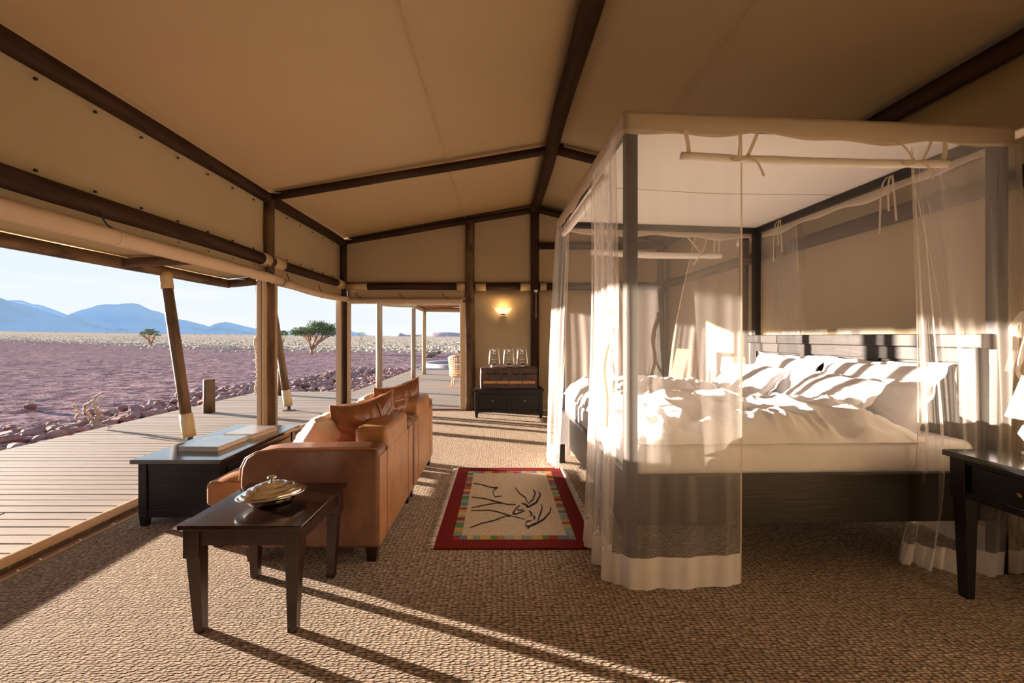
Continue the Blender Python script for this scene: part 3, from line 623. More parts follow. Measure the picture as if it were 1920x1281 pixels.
bollard(528, 741, .085, .58, 'short timber bollard mostly hidden behind the middle tent post')
# shell mobile
mt = P(480, 560, 6.25); mob = empty('shell_mobile', P(480, 740, 6.25), 'pale hanging shell and rope mobile beside the middle tent post', 'mobile')
MB().tube([(mt.x, mt.y, 2.06), P(480, 632, 6.25)], .003, 5).build('cord', m_rope, mob)
a = P(481, 634, 6.25)
MB().tube([a+Vector((-.03, 0, .02)), a+Vector((.03, 0, -.0))], .012, 8).build('stick', m_rope, mob)
b = MB()
for k in range(5): b.tube([a+Vector((-.03+.016*k, 0, 0)), a+Vector((-.034+.017*k, 0, -.08)), a+Vector((-.022+.012*k, 0, -.18))], .009, 6)
b.build('rope_bundle', m_rope, mob)
z_ = a.z-.18
k = 0
while z_ > .46:
    MB().lathe([(.001, -.018), (.016, -.01), (.020, 0), (.015, .011), (.001, .018)], (a.x+R.gauss(0, .012), a.y, z_), 8).build('shell', m_rope, mob); z_ -= .034; k += 1
# far veranda posts (deck section 2)
for px, yb, r_, lab in ((711, 733, .075, 'nearest round veranda post seen through the far doorway'), (775, 711, .072, 'middle round veranda post near the pool'), (795, 702, .085, 'farthest squared veranda post standing before the pool rim')):
    q = FL(px, yb)
    c = pole(q, (q.x, q.y, 2.12 if px > 720 else 2.4), r_*.98, m_deckpost if px < 790 else m_newwood, None, 'veranda_post', n=16 if px < 790 else 4)
    tag(c, lab, 'post')
vf = sheet([(-2.9, 13.1, 2.26), (2, 13.1, 2.5), (2, 14.85, 2.4), (-2.62, 14.85, 2.22)], mat('red_canvas', (.55, .2, .1), (.5, .17, .09), rough=.9), 'ceiling_far_veranda'); vf['kind'] = 'structure'
q1, q2 = FL(775, 711), FL(795, 702)
pole((q1.x-1.0, q1.y-.1, 2.24), (q1.x+.1, q1.y, 2.2), .06, m_newwood, vf, 'edge_pole'); pole((q1.x, q1.y, 2.2), (q2.x, q2.y, 2.17), .06, m_newwood, vf, 'edge_pole')
pole((q2.x, q2.y, 2.19), (1.8, q2.y+.3, 2.14), .075, m_newwood, vf, 'edge_pole')
pole((q1.x, q1.y, 2.24), (1.8, q1.y, 2.3), .05, m_newwood, vf, 'edge_pole')
# plunge pool
pc = Vector((-1.55, 18.6, 0)); pl = empty('plunge_pool', (pc.x, pc.y, -.1), 'round concrete plunge pool at the far end of the deck', 'pool')
MB().lathe([(1.75, -.2), (1.75, .16), (1.72, .18), (1.42, .18), (1.40, .16), (1.40, -.1)], pc, 64).build('coping', m_concrete, pl)
MB().lathe([(0.001, .10), (1.41, .10)], pc, 48).build('water', m_water, pl)
MB().box(-3.2, -1.9, 16.9, 17.6, -.15, .04).build('ledge', m_concrete, pl, bevel=.01)
# rattan armchair on the deck
rc = Vector((-.97, 11.35, 0)); rt = empty('rattan_armchair', rc, 'honey coloured woven rattan armchair on the far deck', 'chair')
def shell(a, h_, rr_=.36): return rc+Vector((rr_*math.cos(a)*1.0, rr_*math.sin(a)*.95, h_))
A0, A1 = PI*.0-.2, PI*1.0+.9
b = MB()
nrow, ncol = 12, 26
def topz(t_): return .56+.24*math.sin(PI*t_)**.8
for k in range(ncol+1):
    t_ = k/ncol; a = -.75*PI+1.5*PI*t_+PI*.5*1; b.tube([shell(a+PI, .26+(topz(t_)-.26)*j/4, .33+.035*j/4) for j in range(5)], .007, 5)
for j in range(nrow):
    q_ = (j+.5)/nrow; b.tube([shell(-.75*PI+1.5*PI*k/ncol+PI*1.5, .26+(topz(k/ncol)-.26)*q_, .333+.035*q_+.006*(-1)**(k+j)) for k in range(ncol+1)], .011, 5)
tag(b.build('weave', m_rattan, rt), kind='stuff')
MB().tube([shell(-.75*PI+1.5*PI*k/30+PI*1.5, topz(k/30), .368) for k in range(31)], .02, 8).build('top_rail', m_rattan, rt)
MB().tube([shell(2*PI*k/24, .28, .33) for k in range(24)], .016, 8, closed=True).build('seat_rail', m_rattan, rt)
MB().lathe([(.001, .31), (.27, .31), (.31, .28), (.31, .24), (.001, .24)], rc, 24).build('seat', m_rattan, rt)
for a in (PI*.25, PI*.75, PI*1.25, PI*1.75):
    MB().tube([shell(a, .3, .33), shell(a, .0, .37)], [.02, .015], 8).build('leg', m_rattan, rt)
# ------------------------------------------------------------------ sconce and switch
sc = P(943, 583, YF-.03); s_ = empty('wall_sconce', sc, 'glowing alabaster half-bowl wall sconce on the far canvas wall', 'lamp')
prof = [(.035, -.055), (.06, -.052), (.10, -.02), (.138, .04)]
b = MB(); n_ = 20
vs = []
for r_, z__ in prof:
    for k in range(n_+1):
        a = PI+PI*k/n_; vs.append((sc.x+r_*math.cos(a)*1.08, sc.y+r_*.75*math.sin(a), sc.z+z__))
b.add(vs, [(i_*(n_+1)+k, i_*(n_+1)+k+1, (i_+1)*(n_+1)+k+1, (i_+1)*(n_+1)+k) for i_ in range(3) for k in range(n_)], 0, True)
b.build('shade', emis('sconce_alabaster', (1, .80, .52), .95), s_, solid=.004)
MB().box(sc.x-.04, sc.x+.04, sc.y-.05, sc.y+.04, sc.z-.066, sc.z-.052).build('base', m_iron, s_, bevel=.004)
MB().lathe([(.001, .03), (.018, .02), (.02, 0), (.001, -.02)], (sc.x, sc.y-.05, sc.z+.0), 10).build('bulb', emis('bulb', (1, .7, .35), 5), s_)
ld = bpy.data.lights.new('sconce_light', 'POINT'); ld.energy = 2.2; ld.color = (1, .62, .28); ld.shadow_soft_size = .03
lo_ = bpy.data.objects.new('sconce_light', ld); COL.objects.link(lo_); lo_.matrix_basis = Matrix.Translation(sc+Vector((0, -.05, .07))); attach(lo_, s_)
q = P(1005, 545, YF-.12); ps = empty('pull_switch', q, 'white pull-cord light switch on the dark ridge post', 'switch')
MB().lathe([(.001, -.03), (.026, -.028), (.03, 0), (.036, .01), (.001, .012)], q, 14).build('body', m_hem, ps)
MB().tube([q, q-Vector((0, 0, .44))], .0035, 5).build('cord', m_hem, ps); MB().lathe([(.001, -.02), (.008, -.012), (.001, .012)], q-Vector((0, 0, .45)), 8).build('toggle', m_hem, ps)
# ================================================================== low cabinet, trunk, lanterns
X0, X1, Yc0, Yc1, Zc = -.40, .665, 6.86, 7.32, .45
c = empty('low_cabinet', ((X0+X1)/2, 7.1, 0), 'low black two-drawer cabinet against the far canvas wall', 'cabinet')
MB().box(X0-.02, X1+.02, Yc0-.03, Yc1+.02, Zc-.028, Zc).build('top', m_black, c, bevel=.005)
MB().box(X0+.02, X1-.02, Yc0+.015, Yc1, .10, Zc-.028).build('carcass', m_black, c)
b = MB(); b.box(X0, X1, Yc0, Yc0+.02, Zc-.075, Zc-.028).box(X0+.03, X1-.03, Yc0, Yc0+.02, .085, .13).box((X0+X1)/2-.03, (X0+X1)/2+.03, Yc0, Yc0+.02, .12, Zc-.06)
b.build('face_frame', m_black, c, bevel=.003)
for x_ in (X0+.028, X1-.028):
    for y_ in (Yc0+.025, Yc1-.03):
        MB().box(x_-.028, x_+.028, y_-.026, y_+.026, .08, Zc-.03).frus(x_-.02, x_+.02, y_-.02, y_+.02, 0, x_-.026, x_+.026, y_-.026, y_+.026, .08).build('leg', m_black, c, bevel=.003)
for xa, xb in ((X0+.058, (X0+X1)/2-.032), ((X0+X1)/2+.032, X1-.058)):
    d = MB().box(xa, xb, Yc0+.006, Yc0+.02, .134, Zc-.08).build('drawer', m_black, c, bevel=.004)
    MB().lathe([(.001, 0), (.02, .002), (.02, .01), (.008, .02), (.001, .02)], ((xa+xb)/2, Yc0+.004, .27), 12, M=Matrix.Rotation(PI/2, 3, 'X')).build('ring_pull', m_brass, d)
TX0, TX1, TY0, TY1, TZ0, TZ1 = -.30, .585, 6.91, 7.28, Zc, Zc+.335
c = empty('travel_trunk', (.14, 7.1, Zc), 'worn dark travel trunk with orange slat, on the low cabinet', 'trunk')
MB().box(TX0, TX1, TY0, TY1, TZ0, TZ0+.235).build('body', m_trunk, c, bevel=.008)
MB().box(TX0-.004, TX1+.004, TY0-.004, TY1+.004, TZ0+.24, TZ1).build('lid', m_trunk, c, bevel=.012)
for x_ in (TX0+.31, TX0+.62): MB().box(x_-.025, x_+.025, TY0-.010, TY0+.0, TZ0+.002, TZ1-.01).build('band', m_iron, c, bevel=.003)
for k in range(4):
    x_ = TX0+.035+k*.207; MB().box(x_, x_+.195, TY0-.014, TY0+.0, TZ0+.085, TZ0+.128).build('slat', m_trunkslat, c, bevel=.003)
MB().box(.12, .175, TY0-.018, TY0, TZ0+.18, TZ0+.29).build('latch', m_iron, c, bevel=.005)
for x_ in (TX0+.13, TX1-.14): MB().box(x_-.015, x_+.015, TY0-.014, TY0, TZ0+.20, TZ0+.26).build('clasp', m_iron, c, bevel=.004)
for x_ in (TX0, TX1-.03):
    for z__ in (TZ0, TZ1-.04): MB().box(x_-.005, x_+.035, TY0-.012, TY0+.01, z__, z__+.04).build('corner_cap', m_iron, c, bevel=.004)
MB().tube([(TX0-.008, TY0+.03, TZ1-.005), (TX0-.014, TY0+.01, TZ0+.2), (TX0-.01, TY0+.012, TZ0+.01)], .006, 6).build('side_cord', m_hem, c)
def lantern(x_, y_, z__, label):
    c_ = empty('hurricane_lantern', (x_, y_, z__), label, 'lantern', 'hurricane lanterns on the trunk'); O = Vector((x_, y_, z__))
    MB().lathe([(.001, 0), (.058, 0), (.064, .008), (.064, .032), (.050, .045), (.03, .05), (.03, .07), (.001, .07)], O, 20).build('fuel_tank', m_chrome, c_)
    MB().lathe([(.028, .07), (.044, .095), (.05, .125), (.044, .16), (.03, .20), (.026, .215)], O, 20).build('glass_globe', m_glass, c_, solid=.002)
    MB().lathe([(.034, .066), (.036, .074), (.012, .082), (.001, .1)], O, 14).build('burner', m_chrome, c_)
    MB().lathe([(.034, .215), (.038, .222), (.026, .236), (.026, .275), (.034, .283), (.001, .30)], O, 16).build('chimney', m_chrome, c_)
    for s_ in (-1, 1):
        MB().tube([O+Vector((s_*.056, 0, .02)), O+Vector((s_*.085, 0, .045)), O+Vector((s_*.084, 0, .07)), O+Vector((s_*.066, 0, .26)), O+Vector((s_*.052, 0, .292)), O+Vector((s_*.02, 0, .27))], .0085, 8).build('side_tube', m_chrome, c_)
    MB().tube([O+Vector((.08*math.cos(PI*k/12), .02, .27+.055*math.sin(PI*k/12)*1.0)) for k in range(13)], .0025, 5).build('bail_handle', m_chrome, c_)
    MB().tube([O+Vector((.05*math.cos(2*PI*k/16), .05*math.sin(2*PI*k/16), .12)) for k in range(16)], .002, 4, closed=True).build('guard_wire', m_chrome, c_)
for px, lab in ((927, 'leftmost'), (954, 'middle'), (979, 'rightmost')):
    lantern((px-CX)*7.06/F, 7.06, TZ1, '%s of three shiny silver hurricane lanterns on the trunk' % lab)
# ================================================================== long coffee table + books
X0, X1, Y0, Y1, Z = -2.46, -1.855, 2.90, 4.05, .46
c = empty('coffee_table', (-2.16, 3.47, 0), 'long low black panelled coffee table beside the deck opening', 'table')
MB().box(X0, X1, Y0, Y1, Z-.03, Z).build('top', m_blacktop, c, bevel=.004)
for x_ in (X0+.055, X1-.055):
    for y_ in (Y0+.065, Y1-.065):
        MB().box(x_-.028, x_+.028, y_-.028, y_+.028, .075, Z-.03).frus(x_-.020, x_+.020, y_-.02, y_+.02, 0, x_-.027, x_+.027, y_-.027, y_+.027, .075).build('leg', m_black, c, bevel=.003)
for y_ in (Y0+.045, Y1-.063):
    MB().box(X0+.083, X1-.083, y_+.004, y_+.016, .07, Z-.03).build('end_panel', m_black, c)
    MB().box(X0+.083, X1-.083, y_, y_+.018, Z-.09, Z-.03).box(X0+.083, X1-.083, y_, y_+.018, .06, .11).build('end_rail', m_black, c, bevel=.003)
for x_ in (X1-.05, X0+.035):
    MB().box(x_, x_+.014, Y0+.09, Y1-.09, .06, Z-.03).build('side_panel', m_black, c)
for k in range(2):
    ya = Y0+.12+k*.47; d = MB().box(X1-.038, X1-.026, ya, ya+.44, .12, Z-.075).build('drawer', m_black, c, bevel=.003)
    MB().lathe([(.001, 0), (.014, .004), (.010, .02), (.001, .022)], (X1-.026, ya+.22, .26), 10, M=Matrix.Rotation(PI/2, 3, 'Y')).build('knob', m_brass, d)
def book(x0, x1, y0, y1, z0, t_, mc, label, rz=0, name='book'):
    cx_, cy_ = (x0+x1)/2, (y0+y1)/2; c_ = empty(name, (cx_, cy_, z0), label, 'book', rz=rz); w_, h_ = (x1-x0)/2, (y1-y0)/2; M_ = c_.matrix_basis.copy()
    MB().box(-w_, w_, -h_, h_, 0, .003).box(-w_, w_, -h_, h_, t_-.003, t_).box(-w_, -w_+.004, -h_, h_, .0, t_).build('cover', mc, c_, bevel=.001, M=M_)
    MB().box(-w_+.004, w_-.006, -h_+.006, h_-.006, .003, t_-.003).build('pages', m_paper, c_, M=M_); return c_
book(-2.30, -1.995, 3.11, 3.46, Z, .036, m_coverblue, 'large blue-grey hardback book lying nearest on the black coffee table', -.04)
book(-2.20, -1.96, 3.50, 3.84, Z, .024, m_covergrey, 'lower paperback of the two stacked farther along the coffee table', -.10)
book(-2.21, -1.965, 3.50, 3.83, Z+.024, .016, m_covergrey, 'upper pale-covered book of the stacked pair on the coffee table', -.07)
# ================================================================== side table + silver dish
X0, X1, Y0, Y1, Z = -1.365, -.838, 1.843, 2.394, .48
c = empty('side_table', (-1.1, 2.12, 0), 'dark rosewood square side table with tapered legs, in the foreground', 'table')
MB().box(X0, X1, Y0, Y1, Z-.02, Z).build('top', m_rosetop, c, bevel=.003)
for sx_ in (0, 1):
    for sy_ in (0, 1):
        xo = X0+.015 if sx_ == 0 else X1-.015; yo = Y0+.015 if sy_ == 0 else Y1-.015; dx = 1 if sx_ == 0 else -1; dy = 1 if sy_ == 0 else -1
        b = MB(); w_ = .066
        xa, xb = sorted((xo, xo+dx*w_)); ya, yb = sorted((yo, yo+dy*w_)); b.box(xa, xb, ya, yb, Z-.145, Z-.02)
        xa, xb = sorted((xo+dx*.008, xo+dx*w_)); ya, yb = sorted((yo+dy*.008, yo+dy*w_))
        Xa, Xb = sorted((xo+dx*.028, xo+dx*.066)); Ya, Yb = sorted((yo+dy*.028, yo+dy*.066))
        b.frus(Xa, Xb, Ya, Yb, 0, xa, xb, ya, yb, Z-.145); b.build('leg', m_rose, c, bevel=.002)
b = MB().box(X0+.08, X1-.08, Y0+.028, Y0+.046, Z-.095, Z-.02); b.build('apron', m_rose, c)
MB().box(X0+.08, X1-.08, Y1-.046, Y1-.028, Z-.095, Z-.02).build('apron', m_rose, c)
MB().box(X0+.028, X0+.046, Y0+.08, Y1-.08, Z-.095, Z-.02).build('apron', m_rose, c)
MB().box(X1-.046, X1-.028, Y0+.08, Y1-.08, Z-.095, Z-.02).build('apron', m_rose, c)
dc = Vector(((510-CX)*.76*F/(928-CY)/F, .76*F/(928-CY), Z)); dc = Vector((-1.095, 2.10, Z))
c = empty('serving_dish', dc, 'lidded oval silver serving dish on the rosewood side table', 'dish')
Rm = Matrix.Rotation(math.radians(38), 3, 'Z')
MB().lathe([(.001, .002), (.075, .002), (.085, .008), (.112, .032), (.122, .044), (.140, .046), (.144, .050), (.140, .053), (.12, .050)], dc, 48, sx=1.08, sy=.80, M=Rm).build('bowl', m_silver, c)
l_ = MB().lathe([(.128, .051), (.1285, .056), (.127, .061), (.122, .064), (.116, .064), (.1145, .0645), (.112, .067), (.106, .075), (.097, .080), (.089, .081), (.085, .0805), (.0835, .081), (.081, .084), (.075, .090), (.065, .095), (.055, .096), (.051, .0955), (.0495, .096), (.047, .0985), (.040, .103), (.024, .106), (.001, .107)], dc, 48, sx=1.08, sy=.80, M=Rm).build('lid', m_silver, c)
MB().lathe([(.014, .104), (.008, .110), (.008, .116), (.017, .120), (.019, .125), (.013, .131), (.001, .133)], dc, 16, sx=1.2, sy=.9, M=Rm).build('knob', m_silver, l_)
# ================================================================== armchairs
def armchair(label, Yn):
    c_ = empty('armchair', (-1.1, Yn+.48, 0), label, 'chair', 'pair of tan leather armchairs'); L = .965
    XB, XF, XS = -.686, -1.466, -1.78
    zb = .085
    def rounded(x0, x1, y0, y1, z0, z1, bz, name, mt_=m_leather, fn=None, bv=.03):
        b_ = MB(); nx, ny, nz = 10, 10, 6
        b_.box(x0, x1, y0, y1, z0, z1); o_ = b_.build(name, mt_, c_, bevel=bv, seg=5); o_.modifiers[0].harden_normals = True
        for p_ in o_.data.polygons: p_.use_smooth = True
        return o_
    # arm with a soft rounded front drop
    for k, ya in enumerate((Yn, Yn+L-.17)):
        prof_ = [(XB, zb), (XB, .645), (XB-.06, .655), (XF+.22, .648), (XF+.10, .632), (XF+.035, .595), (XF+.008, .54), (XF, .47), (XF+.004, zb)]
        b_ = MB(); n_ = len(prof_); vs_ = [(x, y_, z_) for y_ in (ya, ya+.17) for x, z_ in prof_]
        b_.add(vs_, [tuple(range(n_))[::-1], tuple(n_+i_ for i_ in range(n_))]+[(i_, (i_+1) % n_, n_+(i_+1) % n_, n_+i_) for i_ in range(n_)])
        o_ = b_.build('arm', m_leather_armshade, c_, bevel=.022, seg=4); o_.modifiers[0].harden_normals = True
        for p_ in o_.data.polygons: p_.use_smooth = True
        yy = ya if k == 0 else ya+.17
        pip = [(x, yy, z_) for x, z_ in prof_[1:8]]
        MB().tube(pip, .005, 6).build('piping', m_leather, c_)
    rounded(XB-.20, XB+.002, Yn+.19, Yn+L-.19, zb+.0, .73, 0, 'backrest', bv=.035)
    MB().box(XB-.004, XB+.004, Yn+.02, Yn+L-.02, zb+.005, .60).build('back_panel', m_leather, c_, bevel=.003)
    for y_ in (Yn+.18, Yn+L-.18): MB().tube([(XB+.004, y_, zb+.01), (XB+.004, y_, .62)], .004, 6).build('piping', m_leather, c_)
    rounded(XF+.02, XB-.02, Yn+.17, Yn+L-.17, zb, .28, 0, 'seat_base')
    b_ = MB(); y0, y1 = Yn+.175, Yn+L-.175
    def seat(u, v_):
        x = XS+(XB-.19-XS)*u; y_ = y0+(y1-y0)*v_; pu = (1-abs(2*u-1)**6); pv = (1-abs(2*v_-1)**6)
        return Vector((x, y_, .385+.055*pu*pv+.008*noise.noise(Vector((x*6, y_*6, 0)))))
    def seatb(u, v_): q_ = seat(u, v_); return Vector((q_.x, q_.y, .25-.0*u))
    b_.box(XS, XB-.19, y0, y1, .25, .40); o_ = b_.build('seat_cushion', m_leather, c_, bevel=.03, seg=4); o_.modifiers[0].harden_normals = True
    for p_ in o_.data.polygons: p_.use_smooth = True
    b_ = MB().grid(seat, 24, 24, u0=.02, u1=.98, v0=.03, v1=.97); b_.build('seat_top', m_leather, c_)
    MB().box(XS+.02, XF+.05, y0+.01, y1-.01, .12, .255).build('seat_front', m_leather, c_, bevel=.02)
    for x_ in (XF+.055, XB-.045):
        for y_ in (Yn+.05, Yn+L-.05): MB().frus(x_-.025, x_+.025, y_-.025, y_+.025, 0, x_-.035, x_+.035, y_-.035, y_+.035, .09).build('leg', m_rose, c_, bevel=.002)
    for y_ in (Yn+.22, Yn+L-.22): MB().frus(XS+.04, XS+.09, y_-.025, y_+.025, 0, XS+.03, XS+.10, y_-.035, y_+.035, .125).build('leg', m_rose, c_, bevel=.002)
    return c_
armchair('nearer tan leather armchair, its side facing the rosewood table', 2.458)
armchair('farther tan leather armchair, second in the row along the opening', 3.46)
# ------------------------------------------------------------------ pillows / cushions
def pillow(name, c_, wdir, hdir, w_, h_, t_, m, label, cat, group=None, seed=0, wr=.012, flange=0, piping=None, pinch=.10, droop=0, nn=30):
    c_ = Vector(c_); wd = Vector(wdir).normalized(); hd = Vector(hdir); hd = (hd-wd*hd.dot(wd)).normalized(); nd = wd.cross(hd)
    Mx = Matrix((( wd.x, hd.x, nd.x, c_.x), (wd.y, hd.y, nd.y, c_.y), (wd.z, hd.z, nd.z, c_.z), (0, 0, 0, 1)))
    def outl(u, v_):
        a, b_ = 2*u-1, 2*v_-1
        x = a*(1-pinch*(1-abs(a)**1.0)*0-pinch*(1-b_*b_)*abs(a)**3*-.0-pinch*(1-b_*b_)*.8*abs(a)**4)
        y = b_*(1-pinch*(1-a*a)*.8*abs(b_)**4)
        return x*w_/2, y*h_/2-droop*(1-a*a)*max(0, b_)
    b = MB()
    for sgn in (1, -1):
        def fn(u, v_):
            x, y = outl(u, v_); a, b2 = 2*u-1, 2*v_-1
            e_ = max(0, (1-abs(a)**2.6))*max(0, (1-abs(b2)**2.6)); hh_ = e_**.45
            r_ = noise.fractal(Vector((x*5, y*5, seed+sgn*3)), .8, 2, 3)
            rad_ = math.atan2(b2, a); edge = max(abs(a), abs(b2))
            r2 = noise.noise(Vector((math.cos(rad_)*5, math.sin(rad_)*5, seed)))*edge*1.3
            z = sgn*(t_/2*hh_+wr*(r_+r2)*min(1, hh_*1.5))
            if sgn < 0: z = -abs(z)
            return Vector((x, y, z))
        if sgn > 0: b.grid(fn, nn, nn)
        else: b.grid(lambda u, v_: fn(1-u, v_), nn, nn)
    if flange:
        f_ = flange
        for side in range(4):
            def ff(u, v_):
                if side == 0: a = outl(u, 0); d = (0, -1)
                elif side == 1: a = outl(1, u); d = (1, 0)
                elif side == 2: a = outl(1-u, 1); d = (0, 1)
                else: a = outl(0, 1-u); d = (-1, 0)
                k_ = f_*v_; ext = (2*u-1)*k_; x = a[0]+d[0]*k_+(ext*(-d[1]) if d[0] == 0 else 0); y = a[1]+d[1]*k_+(ext*d[0] if d[1] == 0 else 0)
                return Vector((x, y, .012*v_*math.sin(u*23+seed+side)))
            b.grid(ff, 24, 2)
    o = b.build(name, m, M=Mx); tag(o, label, cat, group)
    if piping:
        ps = [Vector((*outl(k/20, 0), 0)) for k in range(20)]+[Vector((*outl(1, k/20), 0)) for k in range(20)]+[Vector((*outl(1-k/20, 1), 0)) for k in range(20)]+[Vector((*outl(0, 1-k/20), 0)) for k in range(20)]
        MB().tube(ps, .005, 6, closed=True).build('piping', piping, o, M=Mx)
        for s_ in (-.17, .17):
            sm = []
            for k in range(21):
                v_ = .03+.94*k/20; u = .5+s_; x, y = outl(u, v_); a, b2 = 2*u-1, 2*v_-1; e_ = max(0, (1-abs(a)**2.6))*max(0, (1-abs(b2)**2.6)); r_ = noise.fractal(Vector((x*5, y*5, seed-3)), .8, 2, 3); r_ = noise.fractal(Vector((x*5, y*5, seed+3)), .8, 2, 3); hh_ = e_**.45; sm.append(Vector((x, y, t_/2*hh_+wr*r_*min(1, hh_*1.5)+.001)))
            MB().tube(sm, .004, 5).build('seam', piping, o, M=Mx)
    return o
for k, dy in enumerate((0, .98)):
    w1 = ('near', 'far')[k]
    # big leather cushion leaning on the backrest, second one beside it
    pillow('leather_cushion', (-.955, 3.05+dy, .645), (.70, .70, .14), (.22, -.12, .95), .47, .46, .24, m_cushleather, 'large shiny brown leather cushion slumped against the back of the %ser armchair' % w1, 'cushion', 'leather cushions', seed=4+k*9, wr=.026, piping=m_leather, pinch=.09, droop=.03)
    pillow('hide_cushion', (-1.18, 3.02+dy, .585), (.52, .85, .02), (.72, -.1, .62), .48, .48, .24, m_creamcush, 'pale cream and tan hide cushion in front of the leather one, %ser armchair' % w1, 'cushion', 'hide cushions', seed=14+k*7, wr=.016, pinch=.10)
pillow('leather_cushion', (-.92, 3.38, .615), (.55, .82, .02), (.55, .05, .8), .40, .38, .15, m_cushleather, 'crumpled brown leather cushion between the nearer and farther armchairs', 'cushion', 'leather cushions', seed=31, wr=.03, piping=m_leather)
# ================================================================== oryx rug
ru = empty('rug', (.09, 3.4, 0), 'red bordered woven rug with a black antelope line drawing', 'rug')
RX0, RX1, RY0, RY1 = -.40, .575, 2.62, 4.22
b = MB(); cols = []
rr_ = random.Random(4)
pal = [(.55, .38, .10), (.12, .24, .09), (.30, .38, .42), (.33, .05, .04), (.48, .20, .08), (.32, .42, .30), (.16, .20, .30), (.60, .45, .18), (.22, .36, .25), (.38, .10, .14)]
def q4(x0, x1, y0, y1, col):
    nx = max(1, int((x1-x0)/.05)); ny = max(1, int((y1-y0)/.05))
    for i_ in range(nx):
        for j in range(ny):
            xa = x0+(x1-x0)*i_/nx; xb = x0+(x1-x0)*(i_+1)/nx; ya = y0+(y1-y0)*j/ny; yb = y0+(y1-y0)*(j+1)/ny
            zf = lambda x, y: .012+.002*noise.noise(Vector((x*5, y*5, 0)))
            b.add([(xa, ya, zf(xa, ya)), (xb, ya, zf(xb, ya)), (xb, yb, zf(xb, yb)), (xa, yb, zf(xa, yb))], [(0, 1, 2, 3)]); cols.append(col)
red = (.20, .020, .018); cream = (.62, .50, .36); bo, bi = .10, .152
q4(RX0, RX1, RY0, RY0+.11, red); q4(RX0, RX1, RY1-.11, RY1, red); q4(RX0, RX0+bo, RY0+.11, RY1-.11, red); q4(RX1-bo, RX1, RY0+.11, RY1-.11, red)
ix0, ix1, iy0, iy1 = RX0+bo, RX1-bo, RY0+.11, RY1-.11
def strip(a0, a1, horiz, c0, c1):
    p_ = a0; k = rr_.randrange(10)
    while p_ < a1-.001:
        n_ = min(a1, p_+rr_.uniform(.03, .075))
        if a1-n_ < .02: n_ = a1
        cc = pal[k % 10]; k += rr_.choice((1, 2, 3))
        if horiz: q4(p_, n_, c0, c1, cc)
        else: q4(c0, c1, p_, n_, cc)
        p_ = n_
strip(ix0, ix1, True, iy0, iy0+.055); strip(ix0, ix1, True, iy1-.055, iy1); strip(iy0+.055, iy1-.055, False, ix0, ix0+.055); strip(iy0+.055, iy1-.055, False, ix1-.055, ix1)
q4(ix0+.055, ix1-.055, iy0+.055, iy1-.055, cream)
for (xa, ya, xb, yb) in ((RX0, RY0, RX1, RY0), (RX1, RY0, RX1, RY1), (RX1, RY1, RX0, RY1), (RX0, RY1, RX0, RY0)):
    b.add([(xa, ya, .001), (xb, yb, .001), (xb, yb, .012), (xa, ya, .012)], [(0, 1, 2, 3)]); cols.append(red)
o = b.build('woven_pile', attrmat('rug_wool'), ru)
ca = o.data.color_attributes.new('Col', 'FLOAT_COLOR', 'CORNER')
for p_, cc in zip(o.data.polygons, cols):
    for li in p_.loop_indices: ca.data[li].color = (*cc, 1)
strokes = [([(543, 338), (620, 348), (720, 378), (775, 377), (735, 405), (728, 425), (748, 465), (812, 458)], 8), ([(940, 378), (985, 437), (1040, 475), (1055, 520)], 9),
 ([(527, 468), (640, 480), (760, 510), (870, 538), (945, 540)], 8), ([(525, 570), (640, 545), (760, 525), (815, 530)], 8), ([(520, 597), (700, 592), (780, 610), (880, 640), (1030, 680)], 8),
 ([(510, 760), (620, 718), (740, 690), (855, 648), (890, 655)], 9), ([(1112, 398), (1130, 430), (1110, 490), (1065, 530)], 15), ([(1165, 418), (1178, 450), (1140, 520), (1070, 560), (1040, 560)], 17),
 ([(1003, 525), (1050, 545), (1060, 570)], 14), ([(985, 548), (945, 575), (920, 628), (945, 632), (1030, 598)], 13), ([(960, 580), (985, 600), (1020, 580)], 10), ([(1070, 598), (1100, 625), (1085, 650)], 12),
 ([(1110, 645), (1125, 660), (1118, 685)], 16), ([(1095, 692), (1050, 700), (1035, 735)], 9), ([(1190, 537), (1195, 580), (1170, 650), (1150, 700)], 13), ([(1278, 565), (1270, 610), (1210, 680), (1140, 720), (1070, 750), (1060, 770)], 16), ([(1040, 740), (1070, 748), (1140, 712)], 14)]
b = MB()
for pts, wd_ in strokes:
    ps = []
    for k in range(len(pts)-1):
        for j in range(4):
            t_ = j/4; a = pts[k]; c_ = pts[k+1]; ps.append((a[0]+(c_[0]-a[0])*t_, a[1]+(c_[1]-a[1])*t_))
    ps.append(pts[-1])
    L_ = []; Rr = []
    for k, (x, y) in enumerate(ps):
        x2, y2 = ps[min(k+1, len(ps)-1)]; x1, y1 = ps[max(k-1, 0)]; d = math.hypot(x2-x1, y2-y1) or 1; nx, ny = -(y2-y1)/d, (x2-x1)/d; hw = wd_/2*(1.05-.45*abs(2*k/(len(ps)-1)-1))*R.uniform(.85, 1.15)
        for s_, lst in ((1, L_), (-1, Rr)):
            q = FL(780+(x+nx*hw*s_)/5.053, 840+(y+ny*hw*s_)/5.053, .013); q.z = .0155; lst.append(q)
    b.add(L_+Rr, [(k, k+1, len(L_)+k+1, len(L_)+k) for k in range(len(L_)-1)])
b.build('antelope_motif', mat('black_wool', (.012, .01, .009), (.02, .016, .014), (90, 90, 90), .95), ru, solid=.002)
b = MB()
